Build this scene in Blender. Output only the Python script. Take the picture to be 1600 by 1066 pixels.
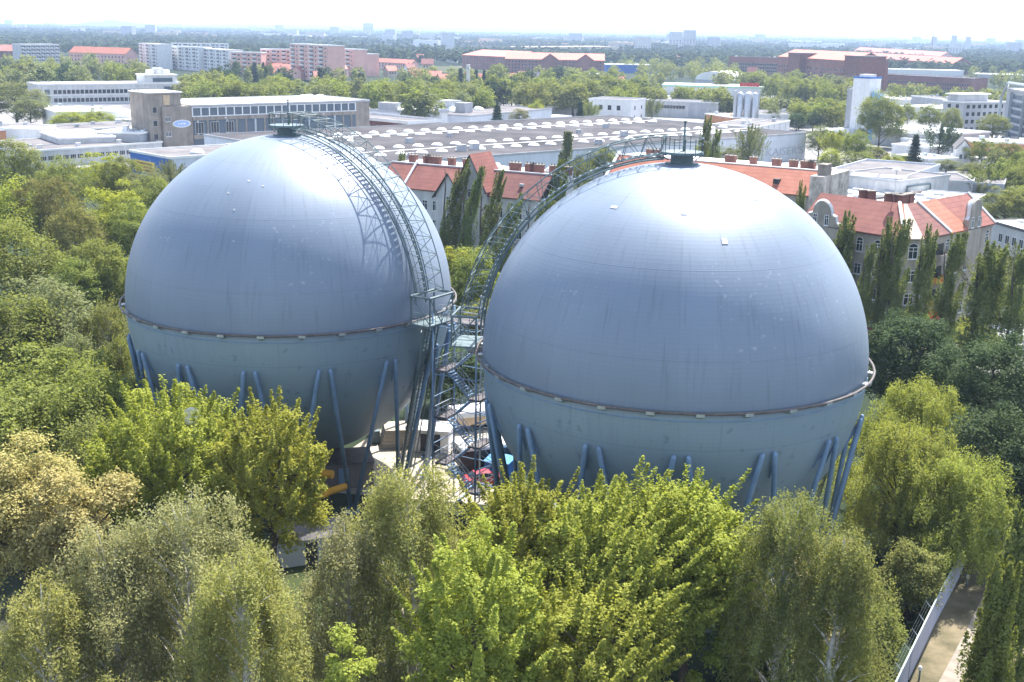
import bpy, math, random
import numpy as np
from mathutils import Matrix, Vector

for o in list(bpy.data.objects):
    bpy.data.objects.remove(o, do_unlink=True)
SC = bpy.context.scene
COL = SC.collection
R_ = math.radians

# ------------------------------------------------------------------ camera
CAM_H = 44.7
PITCH, ROLL, FPX = 0.2568, 0.0179, 1854.45          # fitted to the two spheres and the horizon
_cp, _sp, _cr, _sr = math.cos(PITCH), math.sin(PITCH), math.cos(ROLL), math.sin(ROLL)
_f = np.array([0, _cp, -_sp]); _r = np.array([1.0, 0, 0]); _u = np.array([0, _sp, _cp])
CR = _r * _cr + _u * _sr; CU = _u * _cr - _r * _sr; CF = _f
cam_d = bpy.data.cameras.new("camera")
cam_d.sensor_width = 36.0; cam_d.lens = 36.0 * FPX / 1600.0
cam_d.clip_start = 0.5; cam_d.clip_end = 60000
cam = bpy.data.objects.new("camera", cam_d); COL.objects.link(cam)
cam.matrix_world = Matrix(((CR[0], CU[0], -CF[0], 0), (CR[1], CU[1], -CF[1], 0), (CR[2], CU[2], -CF[2], CAM_H), (0, 0, 0, 1)))
SC.camera = cam

# ------------------------------------------------------------------ light
SUN_AZ, SUN_EL = R_(25), R_(58)                        # azimuth from the view direction (+y) towards +x
wd = bpy.data.worlds.new("World"); SC.world = wd; wd.use_nodes = True
nt = wd.node_tree; nt.nodes.clear()
wo = nt.nodes.new("ShaderNodeOutputWorld"); bg = nt.nodes.new("ShaderNodeBackground")
sky = nt.nodes.new("ShaderNodeTexSky"); sky.sky_type = 'NISHITA'; sky.sun_disc = False
sky.sun_elevation = SUN_EL; sky.sun_rotation = SUN_AZ
sky.air_density = 1.0; sky.dust_density = 1.5; sky.ozone_density = 1.0
tcw = nt.nodes.new("ShaderNodeTexCoord"); sepw = nt.nodes.new("ShaderNodeSeparateXYZ")
mapw = nt.nodes.new("ShaderNodeMapping"); mapw.inputs['Scale'].default_value = (1.6, 1.6, 4.5)
nzw = nt.nodes.new("ShaderNodeTexNoise"); nzw.inputs['Scale'].default_value = 1.7; nzw.inputs['Detail'].default_value = 7
nzw.inputs['Roughness'].default_value = 0.62
rampw = nt.nodes.new("ShaderNodeValToRGB")
rampw.color_ramp.elements[0].position = 0.50; rampw.color_ramp.elements[1].position = 0.72
elw = nt.nodes.new("ShaderNodeMapRange"); elw.inputs['From Min'].default_value = 0.02; elw.inputs['From Max'].default_value = 0.26
elw.inputs['To Min'].default_value = 1.0; elw.inputs['To Max'].default_value = 0.0
mxm = nt.nodes.new("ShaderNodeMath"); mxm.operation = 'MAXIMUM'
mixw = nt.nodes.new("ShaderNodeMix"); mixw.data_type = 'RGBA'
mixw.inputs[7].default_value = (6.0, 6.2, 6.6, 1)       # bright summer cloud
nt.links.new(tcw.outputs['Generated'], sepw.inputs[0]); nt.links.new(tcw.outputs['Generated'], mapw.inputs[0])
nt.links.new(mapw.outputs[0], nzw.inputs['Vector']); nt.links.new(nzw.outputs['Fac'], rampw.inputs[0])
nt.links.new(sepw.outputs['Z'], elw.inputs['Value'])
nt.links.new(elw.outputs[0], mxm.inputs[0]); nt.links.new(rampw.outputs['Color'], mxm.inputs[1])
nt.links.new(mxm.outputs[0], mixw.inputs[0]); nt.links.new(sky.outputs[0], mixw.inputs[6])
nt.links.new(mixw.outputs[2], bg.inputs['Color']); bg.inputs['Strength'].default_value = 0.15
nt.links.new(bg.outputs[0], wo.inputs['Surface'])
sl = bpy.data.lights.new("sun", 'SUN'); sl.energy = 5.0; sl.angle = R_(0.55); sl.color = (1.0, 0.955, 0.88)
sun = bpy.data.objects.new("sun", sl); COL.objects.link(sun)
sd = Vector((math.sin(SUN_AZ) * math.cos(SUN_EL), math.cos(SUN_AZ) * math.cos(SUN_EL), math.sin(SUN_EL)))
sun.rotation_euler = sd.to_track_quat('Z', 'Y').to_euler(); sun.location = (0, 0, 200)
SC.view_settings.view_transform = 'Standard'; SC.view_settings.look = 'None'
SC.view_settings.exposure = 1.40; SC.view_settings.gamma = 1.0
SC.cycles.max_bounces = 6; SC.cycles.diffuse_bounces = 3; SC.cycles.glossy_bounces = 2
SC.cycles.transmission_bounces = 4; SC.cycles.transparent_max_bounces = 4; SC.cycles.volume_bounces = 0
SC.cycles.sample_clamp_indirect = 4.0

# ------------------------------------------------------------------ pixel of the photograph -> point on a level plane
def ray(px, py):
    return CR * ((px - 800) / FPX) - CU * ((py - 533) / FPX) + CF
def G(px, py, z=0.0):
    d = ray(px, py); t = (z - CAM_H) / d[2]
    return Vector((d[0] * t, d[1] * t, z))
def PX(v):
    d = np.array(v, float) - np.array([0, 0, CAM_H]); k = d @ CF
    return 800 + FPX * (d @ CR) / k, 533 - FPX * (d @ CU) / k
def at_dist(px, py, D):
    d = ray(px, py); t = D / math.hypot(d[0], d[1]); return Vector((d[0] * t, d[1] * t, CAM_H + d[2] * t))

# ------------------------------------------------------------------ materials
MATS = {}
def _nodes(name):
    m = bpy.data.materials.new(name); m.use_nodes = True
    n = m.node_tree; n.nodes.clear()
    out = n.nodes.new("ShaderNodeOutputMaterial"); return m, n, out
def pm(name, c, rough=0.85, var=0.15, scale=1.0, bump=0.0, metal=0.0, streak=0.0, spec=0.35, c2=None, thr=0.5):
    """surface with two scales of procedural wear"""
    if name in MATS: return MATS[name]
    m, n, out = _nodes(name)
    b = n.nodes.new("ShaderNodeBsdfPrincipled"); n.links.new(b.outputs[0], out.inputs[0])
    tc = n.nodes.new("ShaderNodeTexCoord")
    a = n.nodes.new("ShaderNodeTexNoise"); a.inputs['Scale'].default_value = scale; a.inputs['Detail'].default_value = 6
    a.inputs['Roughness'].default_value = 0.65
    n.links.new(tc.outputs['Object'], a.inputs['Vector'])
    mp = n.nodes.new("ShaderNodeMapping"); mp.inputs['Scale'].default_value = (scale * 2.2, scale * 2.2, scale * 0.18)
    n.links.new(tc.outputs['Object'], mp.inputs[0])
    s = n.nodes.new("ShaderNodeTexNoise"); s.inputs['Scale'].default_value = 1.0; s.inputs['Detail'].default_value = 4
    n.links.new(mp.outputs[0], s.inputs['Vector'])
    mx = n.nodes.new("ShaderNodeMix"); mx.data_type = 'RGBA'
    lo = [max(0, x * (1 - var * 1.6)) for x in c]; hi = [min(1, x * (1 + var * 1.6)) for x in (c2 or c)]
    mx.inputs[6].default_value = (*lo, 1); mx.inputs[7].default_value = (*hi, 1)
    mr = n.nodes.new("ShaderNodeMapRange"); mr.inputs['From Min'].default_value = 0.3; mr.inputs['From Max'].default_value = 0.7
    n.links.new(a.outputs['Fac'], mr.inputs['Value']); n.links.new(mr.outputs[0], mx.inputs[0])
    col = mx.outputs[2]
    if streak > 0:
        m2 = n.nodes.new("ShaderNodeMix"); m2.data_type = 'RGBA'; m2.blend_type = 'MULTIPLY'
        m2.inputs[0].default_value = streak
        r2 = n.nodes.new("ShaderNodeMapRange"); r2.inputs['From Min'].default_value = 0.35; r2.inputs['From Max'].default_value = 0.6
        r2.inputs['To Min'].default_value = 0.45
        n.links.new(s.outputs['Fac'], r2.inputs['Value']); n.links.new(col, m2.inputs[6]); n.links.new(r2.outputs[0], m2.inputs[7])
        col = m2.outputs[2]
    n.links.new(col, b.inputs['Base Color'])
    b.inputs['Roughness'].default_value = rough; b.inputs['Metallic'].default_value = metal
    b.inputs['Specular IOR Level'].default_value = spec
    if bump > 0:
        bp = n.nodes.new("ShaderNodeBump"); bp.inputs['Strength'].default_value = bump; bp.inputs['Distance'].default_value = 0.05
        n.links.new(a.outputs['Fac'], bp.inputs['Height']); n.links.new(bp.outputs[0], b.inputs['Normal'])
    MATS[name] = m; return m

def tile_mat(name, c, c2, course=0.34):
    """clay roof tiles: courses along the slope and patchy replaced tiles"""
    if name in MATS: return MATS[name]
    m, n, out = _nodes(name)
    b = n.nodes.new("ShaderNodeBsdfPrincipled"); n.links.new(b.outputs[0], out.inputs[0])
    tc = n.nodes.new("ShaderNodeTexCoord"); sp = n.nodes.new("ShaderNodeSeparateXYZ"); n.links.new(tc.outputs['Object'], sp.inputs[0])
    w = n.nodes.new("ShaderNodeMath"); w.operation = 'DIVIDE'; w.inputs[1].default_value = course; n.links.new(sp.outputs['Z'], w.inputs[0])
    fr = n.nodes.new("ShaderNodeMath"); fr.operation = 'FRACT'; n.links.new(w.outputs[0], fr.inputs[0])
    nz = n.nodes.new("ShaderNodeTexNoise"); nz.inputs['Scale'].default_value = 0.5; nz.inputs['Detail'].default_value = 8
    nz.inputs['Roughness'].default_value = 0.75; n.links.new(tc.outputs['Object'], nz.inputs['Vector'])
    mx = n.nodes.new("ShaderNodeMix"); mx.data_type = 'RGBA'; mx.inputs[6].default_value = (*c, 1); mx.inputs[7].default_value = (*c2, 1)
    mr = n.nodes.new("ShaderNodeMapRange"); mr.inputs['From Min'].default_value = 0.35; mr.inputs['From Max'].default_value = 0.66
    n.links.new(nz.outputs['Fac'], mr.inputs['Value']); n.links.new(mr.outputs[0], mx.inputs[0])
    st = n.nodes.new("ShaderNodeMapRange"); st.inputs['From Min'].default_value = 0.0; st.inputs['From Max'].default_value = 0.25
    st.inputs['To Min'].default_value = 0.55; n.links.new(fr.outputs[0], st.inputs['Value'])
    m2 = n.nodes.new("ShaderNodeMix"); m2.data_type = 'RGBA'; m2.blend_type = 'MULTIPLY'; m2.inputs[0].default_value = 0.8
    n.links.new(mx.outputs[2], m2.inputs[6]); n.links.new(st.outputs[0], m2.inputs[7]); n.links.new(m2.outputs[2], b.inputs['Base Color'])
    bp = n.nodes.new("ShaderNodeBump"); bp.inputs['Strength'].default_value = 0.6; bp.inputs['Distance'].default_value = 0.05
    n.links.new(fr.outputs[0], bp.inputs['Height']); n.links.new(bp.outputs[0], b.inputs['Normal'])
    b.inputs['Roughness'].default_value = 0.75; b.inputs['Specular IOR Level'].default_value = 0.3
    MATS[name] = m; return m

def leaf_mat(name, ca, cb, tr, k=0.38, spec=0.06):
    """leaves: diffuse + light coming through, each leaf its own tone between ca and cb"""
    if name in MATS: return MATS[name]
    m, n, out = _nodes(name)
    ge = n.nodes.new("ShaderNodeNewGeometry"); oi = n.nodes.new("ShaderNodeObjectInfo")
    tc = n.nodes.new("ShaderNodeTexCoord"); nz = n.nodes.new("ShaderNodeTexNoise")
    nz.inputs['Scale'].default_value = 0.45; nz.inputs['Detail'].default_value = 3; n.links.new(tc.outputs['Object'], nz.inputs['Vector'])
    ad = n.nodes.new("ShaderNodeMath"); ad.operation = 'MULTIPLY_ADD'; ad.inputs[1].default_value = 0.55
    n.links.new(ge.outputs['Random Per Island'], ad.inputs[0])
    sb = n.nodes.new("ShaderNodeMapRange"); sb.inputs['From Min'].default_value = 0.3; sb.inputs['From Max'].default_value = 0.7
    sb.inputs['To Max'].default_value = 0.45; n.links.new(nz.outputs['Fac'], sb.inputs['Value']); n.links.new(sb.outputs[0], ad.inputs[2])
    mx = n.nodes.new("ShaderNodeMix"); mx.data_type = 'RGBA'; mx.inputs[6].default_value = (*ca, 1); mx.inputs[7].default_value = (*cb, 1)
    n.links.new(ad.outputs[0], mx.inputs[0])
    hs = n.nodes.new("ShaderNodeHueSaturation")
    hr = n.nodes.new("ShaderNodeMapRange"); hr.inputs['To Min'].default_value = 0.490; hr.inputs['To Max'].default_value = 0.512
    vr = n.nodes.new("ShaderNodeMapRange"); vr.inputs['To Min'].default_value = 0.92; vr.inputs['To Max'].default_value = 1.10
    n.links.new(oi.outputs['Random'], hr.inputs['Value']); n.links.new(oi.outputs['Random'], vr.inputs['Value'])
    n.links.new(hr.outputs[0], hs.inputs['Hue']); n.links.new(vr.outputs[0], hs.inputs['Value']); n.links.new(mx.outputs[2], hs.inputs['Color'])
    df = n.nodes.new("ShaderNodeBsdfDiffuse"); tl = n.nodes.new("ShaderNodeBsdfTranslucent")
    n.links.new(hs.outputs[0], df.inputs['Color'])
    mt = n.nodes.new("ShaderNodeMix"); mt.data_type = 'RGBA'; mt.blend_type = 'MULTIPLY'; mt.inputs[0].default_value = 1.0
    mt.inputs[7].default_value = (*tr, 1); n.links.new(hs.outputs[0], mt.inputs[6]); n.links.new(mt.outputs[2], tl.inputs['Color'])
    s1 = n.nodes.new("ShaderNodeMixShader"); s1.inputs[0].default_value = k
    n.links.new(df.outputs[0], s1.inputs[1]); n.links.new(tl.outputs[0], s1.inputs[2])
    n.links.new(s1.outputs[0], out.inputs[0])
    MATS[name] = m; return m

M_ = dict(
    white=pm("white_paint", (.66, .66, .66), .6, .06, .6, streak=.15),
    render=pm("pale_render", (.52, .52, .52), .85, .08, .35, streak=.3),
    greyrender=pm("grey_render", (.37, .325, .275), .9, .14, .4, streak=.35),
    bluewall=pm("pale_blue_cladding", (.60, .63, .68), .6, .05, .3, streak=.15),
    concrete=pm("board_concrete", (.27, .235, .20), .9, .16, .35, streak=.5),
    roofwhite=pm("pale_roofing", (.70, .70, .68), .8, .1, .12, c2=(.78, .78, .76)),
    roofgrey=pm("grey_roofing_felt", (.125, .118, .122), .95, .12, .12, c2=(.165, .155, .157), spec=.15),
    roofdark=pm("dark_roofing_felt", (.12, .115, .12), .9, .15, .2),
    brick=pm("red_brick", (.17, .075, .06), .9, .2, .8, streak=.2),
    brickfar=pm("old_brick", (.23, .105, .085), .9, .15, .1),
    pink=pm("salmon_render", (.66, .39, .32), .85, .08, .1, streak=.15),
    beige=pm("beige_render", (.48, .40, .29), .85, .1, .2, streak=.2),
    orange=pm("orange_render", (.52, .24, .12), .85, .1, .3),
    bluepaint=pm("strong_blue_paint", (.015, .12, .42), .5, .1, .5),
    yellowpaint=pm("ochre_yellow_paint", (.62, .30, .015), .5, .1, 1.0),
    red=pm("red_canvas", (.50, .03, .02), .7, .1, .6),
    steelgreen=pm("green_steel_paint", (.11, .155, .165), .5, .18, 1.0),
    steelblue=pm("blue_steel_paint", (.17, .26, .385), .45, .12, .8, streak=.2),
    steelgrey=pm("galvanised_steel", (.36, .40, .43), .4, .15, 1.5, metal=.5),
    pipe=pm("weathered_pipe", (.10, .085, .08), .6, .25, 1.2),
    deck=pm("walkway_planks", (.10, .09, .095), .8, .2, 2.0),
    dark=pm("dark_paint", (.03, .032, .035), .5, .2, 1.0),
    bark=pm("brown_bark", (.09, .07, .055), .95, .25, 3.0, bump=.4),
    birchbark=pm("white_birch_bark", (.55, .52, .48), .8, .3, 3.0),
    aluminium=pm("silo_aluminium", (.45, .46, .48), .35, .08, .4, metal=.6, streak=.2),
    silver=pm("grey_cladding", (.40, .41, .43), .6, .08, .3, streak=.2),
    tan=pm("tan_timber", (.50, .38, .25), .85, .15, .8),
    tarpblue=pm("light_blue_tarpaulin", (.12, .35, .68), .6, .1, .8),
)
def glass_mat(name, c):
    m, n, out = _nodes(name); b = n.nodes.new("ShaderNodeBsdfPrincipled"); n.links.new(b.outputs[0], out.inputs[0])
    b.inputs['Base Color'].default_value = (*c, 1); b.inputs['Roughness'].default_value = 0.12; b.inputs['Specular IOR Level'].default_value = 0.5
    return m
M_['glass'] = glass_mat("window_glass", (.025, .03, .035)); M_['glassblue'] = glass_mat("tinted_glass", (.07, .10, .13))
m, n, out = _nodes("acrylic_dome"); b = n.nodes.new("ShaderNodeBsdfPrincipled"); n.links.new(b.outputs[0], out.inputs[0])
b.inputs['Base Color'].default_value = (.80, .82, .80, 1); b.inputs['Roughness'].default_value = 0.3; M_['dome'] = m
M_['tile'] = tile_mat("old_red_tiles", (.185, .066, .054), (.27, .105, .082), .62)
M_['tileorange'] = tile_mat("orange_tiles", (.31, .105, .065), (.40, .155, .10), .62)
M_['tilemaroon'] = tile_mat("maroon_tiles", (.15, .062, .055), (.22, .095, .08), .62)
M_['tileglare'] = tile_mat("glare_tiles", (.48, .36, .30), (.56, .46, .40), .62)  # sun glare on the corner roof facet, put into the tile colour

# ------------------------------------------------------------------ mesh builder
class MB:
    def __init__(s): s.v = []; s.f = []; s.mi = []; s.sm = []
    def add(s, vs, fs, mi=0, smooth=False):
        k = len(s.v); s.v += [tuple(map(float, v)) for v in vs]
        for f in fs: s.f.append(tuple(i + k for i in f)); s.mi.append(mi); s.sm.append(smooth)
        return s
    def box(s, x0, y0, z0, x1, y1, z1, mi=0, M=None):
        vs = [(x0, y0, z0), (x1, y0, z0), (x1, y1, z0), (x0, y1, z0), (x0, y0, z1), (x1, y0, z1), (x1, y1, z1), (x0, y1, z1)]
        if M is not None: vs = [M @ Vector(v) for v in vs]
        return s.add(vs, [(3, 2, 1, 0), (4, 5, 6, 7), (0, 1, 5, 4), (1, 2, 6, 5), (2, 3, 7, 6), (3, 0, 4, 7)], mi)
    def quad(s, a, b, c, d, mi=0): return s.add([a, b, c, d], [(0, 1, 2, 3)], mi)
    def poly(s, pts, mi=0): return s.add(pts, [tuple(range(len(pts)))], mi)
    def prism(s, pts, z0, z1, mi=0, top=None):
        n = len(pts); vs = [(p[0], p[1], z0) for p in pts] + [(p[0], p[1], z1) for p in pts]
        s.add(vs, [(i, (i + 1) % n, n + (i + 1) % n, n + i) for i in range(n)], mi)
        k = len(s.v) - 2 * n
        s.f.append(tuple(k + n + i for i in range(n))); s.mi.append(mi if top is None else top); s.sm.append(False)
        s.f.append(tuple(k + i for i in reversed(range(n)))); s.mi.append(mi); s.sm.append(False)
        return s
    def tube(s, pts, r, n=6, mi=0, caps=True):
        pts = [Vector(p) for p in pts]; rs = r if isinstance(r, (list, tuple)) else [r] * len(pts)
        k = len(s.v); ref = None
        for i, p in enumerate(pts):
            t = (pts[min(i + 1, len(pts) - 1)] - pts[max(i - 1, 0)]).normalized()
            if ref is None: ref = Vector((0, 0, 1)) if abs(t.z) < .9 else Vector((1, 0, 0))
            a = (ref - t * ref.dot(t)).normalized(); b = t.cross(a); ref = a
            for j in range(n):
                q = p + (a * math.cos(2 * math.pi * j / n) + b * math.sin(2 * math.pi * j / n)) * rs[i]; s.v.append(tuple(q))
        for i in range(len(pts) - 1):
            for j in range(n):
                s.f.append((k + i * n + j, k + i * n + (j + 1) % n, k + (i + 1) * n + (j + 1) % n, k + (i + 1) * n + j)); s.mi.append(mi); s.sm.append(n > 5)
        if caps:
            s.f.append(tuple(k + j for j in reversed(range(n)))); s.mi.append(mi); s.sm.append(False)
            s.f.append(tuple(k + (len(pts) - 1) * n + j for j in range(n))); s.mi.append(mi); s.sm.append(False)
        return s
    def bar(s, a, b, w, mi=0): return s.tube([a, b], w * .7, 4, mi)
    def lathe(s, prof, c=(0, 0, 0), n=20, mi=0, smooth=True):
        k = len(s.v)
        for r, z in prof:
            for j in range(n):
                a = 2 * math.pi * j / n; s.v.append((c[0] + r * math.cos(a), c[1] + r * math.sin(a), c[2] + z))
        for i in range(len(prof) - 1):
            for j in range(n):
                s.f.append((k + i * n + j, k + i * n + (j + 1) % n, k + (i + 1) * n + (j + 1) % n, k + (i + 1) * n + j)); s.mi.append(mi); s.sm.append(smooth)
        return s
    def mesh(s, name, mats):
        me = bpy.data.meshes.new(name); me.from_pydata(s.v, [], s.f)
        for m in (mats if isinstance(mats, (list, tuple)) else [mats]): me.materials.append(m)
        me.polygons.foreach_set("material_index", s.mi); me.polygons.foreach_set("use_smooth", s.sm); me.update(); return me
    def build(s, name, mats, parent=None, loc=None):
        return link(name, s.mesh(name, mats), parent, loc)
def link(name, me, parent=None, loc=None, rotz=0.0):
    o = bpy.data.objects.new(name, me); COL.objects.link(o)
    if parent is not None: o.parent = parent
    if loc is not None: o.location = loc
    if rotz: o.rotation_euler = (0, 0, rotz)
    return o
def tag(o, label=None, cat=None, group=None, kind=None):
    if label: o['label'] = label
    if cat: o['category'] = cat
    if group: o['group'] = group
    if kind: o['kind'] = kind
    return o
def thing(name, label, cat, loc=(0, 0, 0), rotz=0.0, group=None):
    o = bpy.data.objects.new(name, None); COL.objects.link(o); o.location = loc; o.rotation_euler = (0, 0, rotz)
    o.empty_display_size = .5
    return tag(o, label, cat, group)
def copy_tree(o, kids, parent=None):
    c = o.copy(); COL.objects.link(c); c.parent = parent
    for ch in kids.get(o.name, []): copy_tree(ch, kids, c)
    return c
# ------------------------------------------------------------------ setting: ground, paths, hills
def ground_material():
    m, n, out = _nodes("ground_mix"); b = n.nodes.new("ShaderNodeBsdfPrincipled"); n.links.new(b.outputs[0], out.inputs[0])
    tc = n.nodes.new("ShaderNodeTexCoord")
    def noise(sc, det=5):
        z = n.nodes.new("ShaderNodeTexNoise"); z.inputs['Scale'].default_value = sc; z.inputs['Detail'].default_value = det
        n.links.new(tc.outputs['Object'], z.inputs['Vector']); return z.outputs['Fac']
    def mix(f, a, b_, lo=.4, hi=.6):
        mr = n.nodes.new("ShaderNodeMapRange"); mr.inputs['From Min'].default_value = lo; mr.inputs['From Max'].default_value = hi
        n.links.new(f, mr.inputs['Value']); x = n.nodes.new("ShaderNodeMix"); x.data_type = 'RGBA'; n.links.new(mr.outputs[0], x.inputs[0])
        for i, c in ((6, a), (7, b_)):
            if isinstance(c, tuple): x.inputs[i].default_value = (*c, 1)
            else: n.links.new(c, x.inputs[i])
        return x.outputs[2]
    grass = mix(noise(.15), (.045, .065, .02), (.085, .095, .035))
    soil = mix(noise(.6), (.10, .075, .05), (.17, .135, .09))
    near = mix(noise(.035), grass, soil, .48, .62)
    far = mix(noise(.006, 8), near, (.022, .034, .018), .34, .46)
    n.links.new(far, b.inputs['Base Color']); b.inputs['Roughness'].default_value = .95; b.inputs['Specular IOR Level'].default_value = .1
    return m
gm = MB(); rings = [0, 60, 120, 200, 320, 500, 800, 1300, 2200, 4000, 7000, 10000, 13000, 16000]; N = 72
gm.v.append((0, 0, 0)); gm_c = 0
for r in rings[1:]:
    for j in range(N): gm.v.append((r * math.cos(2 * math.pi * j / N), r * math.sin(2 * math.pi * j / N), 0))
for j in range(N): gm.f.append((0, 1 + j, 1 + (j + 1) % N)); gm.mi.append(0); gm.sm.append(False)
for i in range(len(rings) - 2):
    for j in range(N):
        a = 1 + i * N; gm.f.append((a + j, a + N + j, a + N + (j + 1) % N, a + (j + 1) % N)); gm.mi.append(0); gm.sm.append(False)
tag(gm.build("ground", ground_material()), kind='structure')

def sheet(name, pts, mat, z=0.02, label=None):
    o = MB().poly([(p[0], p[1], z) for p in pts]).build(name, mat); return tag(o, kind='structure')
sand = pm("pale_sandy_concrete", (.30, .26, .20), .95, .15, .25, c2=(.37, .33, .27))
tarmac = pm("grey_yard_paving", (.17, .168, .165), .95, .15, .05, c2=(.23, .225, .22))
pathm = pm("gravel_path", (.22, .19, .155), .95, .18, .8)
dirt = pm("dry_earth", (.17, .125, .085), .95, .25, .3, c2=(.20, .17, .09))
sheet("sand_yard", [G(*p) for p in ((520, 770), (770, 790), (800, 700), (790, 668), (600, 668), (520, 720))], sand)
sheet("works_yard", [G(*p) for p in ((1140, 1010), (1350, 1000), (1330, 840), (1140, 840))], dirt)
sheet("industrial_yard", [G(*p) for p in ((-60, 262), (700, 262), (1300, 300), (1750, 300), (1750, 150), (1250, 146), (820, 146), (500, 150), (-60, 158))], tarmac)
sheet("street", [G(*p) for p in ((1330, 560), (1720, 600), (1720, 500), (1500, 512), (1330, 520))], tarmac, .024)
strip = [G(*p) for p in ((1405, 1100), (1461, 975), (1497, 906), (1522, 845), (1640, 840), (1640, 1100))]
sheet("verge", strip, pm("dry_verge", (.085, .082, .036), .95, .25, .35, c2=(.135, .108, .066)), .02)
sheet("gravel_path", [G(*p) for p in ((1454, 1090), (1510, 985), (1545, 913), (1558, 865), (1582, 855), (1578, 915), (1543, 990), (1488, 1090))], pathm, .028)

# far wooded ridge and the spoil hill on the left
def ridge(name, D, pts, depth, mat):
    mb = MB(); n = len(pts)
    rows = []
    for (px, top) in pts:
        b0 = at_dist(px, 100, D); dx, dy = b0.x / D, b0.y / D
        rows.append([(dx * (D + k), dy * (D + k), max(-.5, top * h)) for k, h in ((-depth, -0.02), (-depth * .6, .45), (-depth * .2, .92), (0, 1), (depth * .3, .9), (depth, -0.02))])
    vs = [p for r in rows for p in r]; m_ = 6
    fs = [(i * m_ + j, (i + 1) * m_ + j, (i + 1) * m_ + j + 1, i * m_ + j + 1) for i in range(n - 1) for j in range(m_ - 1)]
    mb.add(vs, fs, 0, True); return tag(mb.build(name, mat), kind='structure')
woodland = pm("distant_woodland", (.035, .05, .03), .95, .3, .004, c2=(.05, .07, .035))
rg = random.Random(5)
ridge("hills", 13200, [(x, float(np.interp(x, [-160, 0, 250, 400, 800, 1200, 1400, 1600, 1800], [6, 8, 34, 50, 57, 54, 34, 6, 4])) + 2 * math.sin(x * .05 + 1) + rg.uniform(-1.5, 1.5)) for x in range(-160, 1800, 16)], 1500, woodland)
hill = [(60, 2), (90, 16), (115, 26), (135, 38), (150, 49), (163, 48), (172, 60), (183, 59), (196, 52), (210, 44), (228, 40), (250, 34), (285, 24), (330, 6)]
ridge("hill", 9000, hill, 900, woodland)
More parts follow.
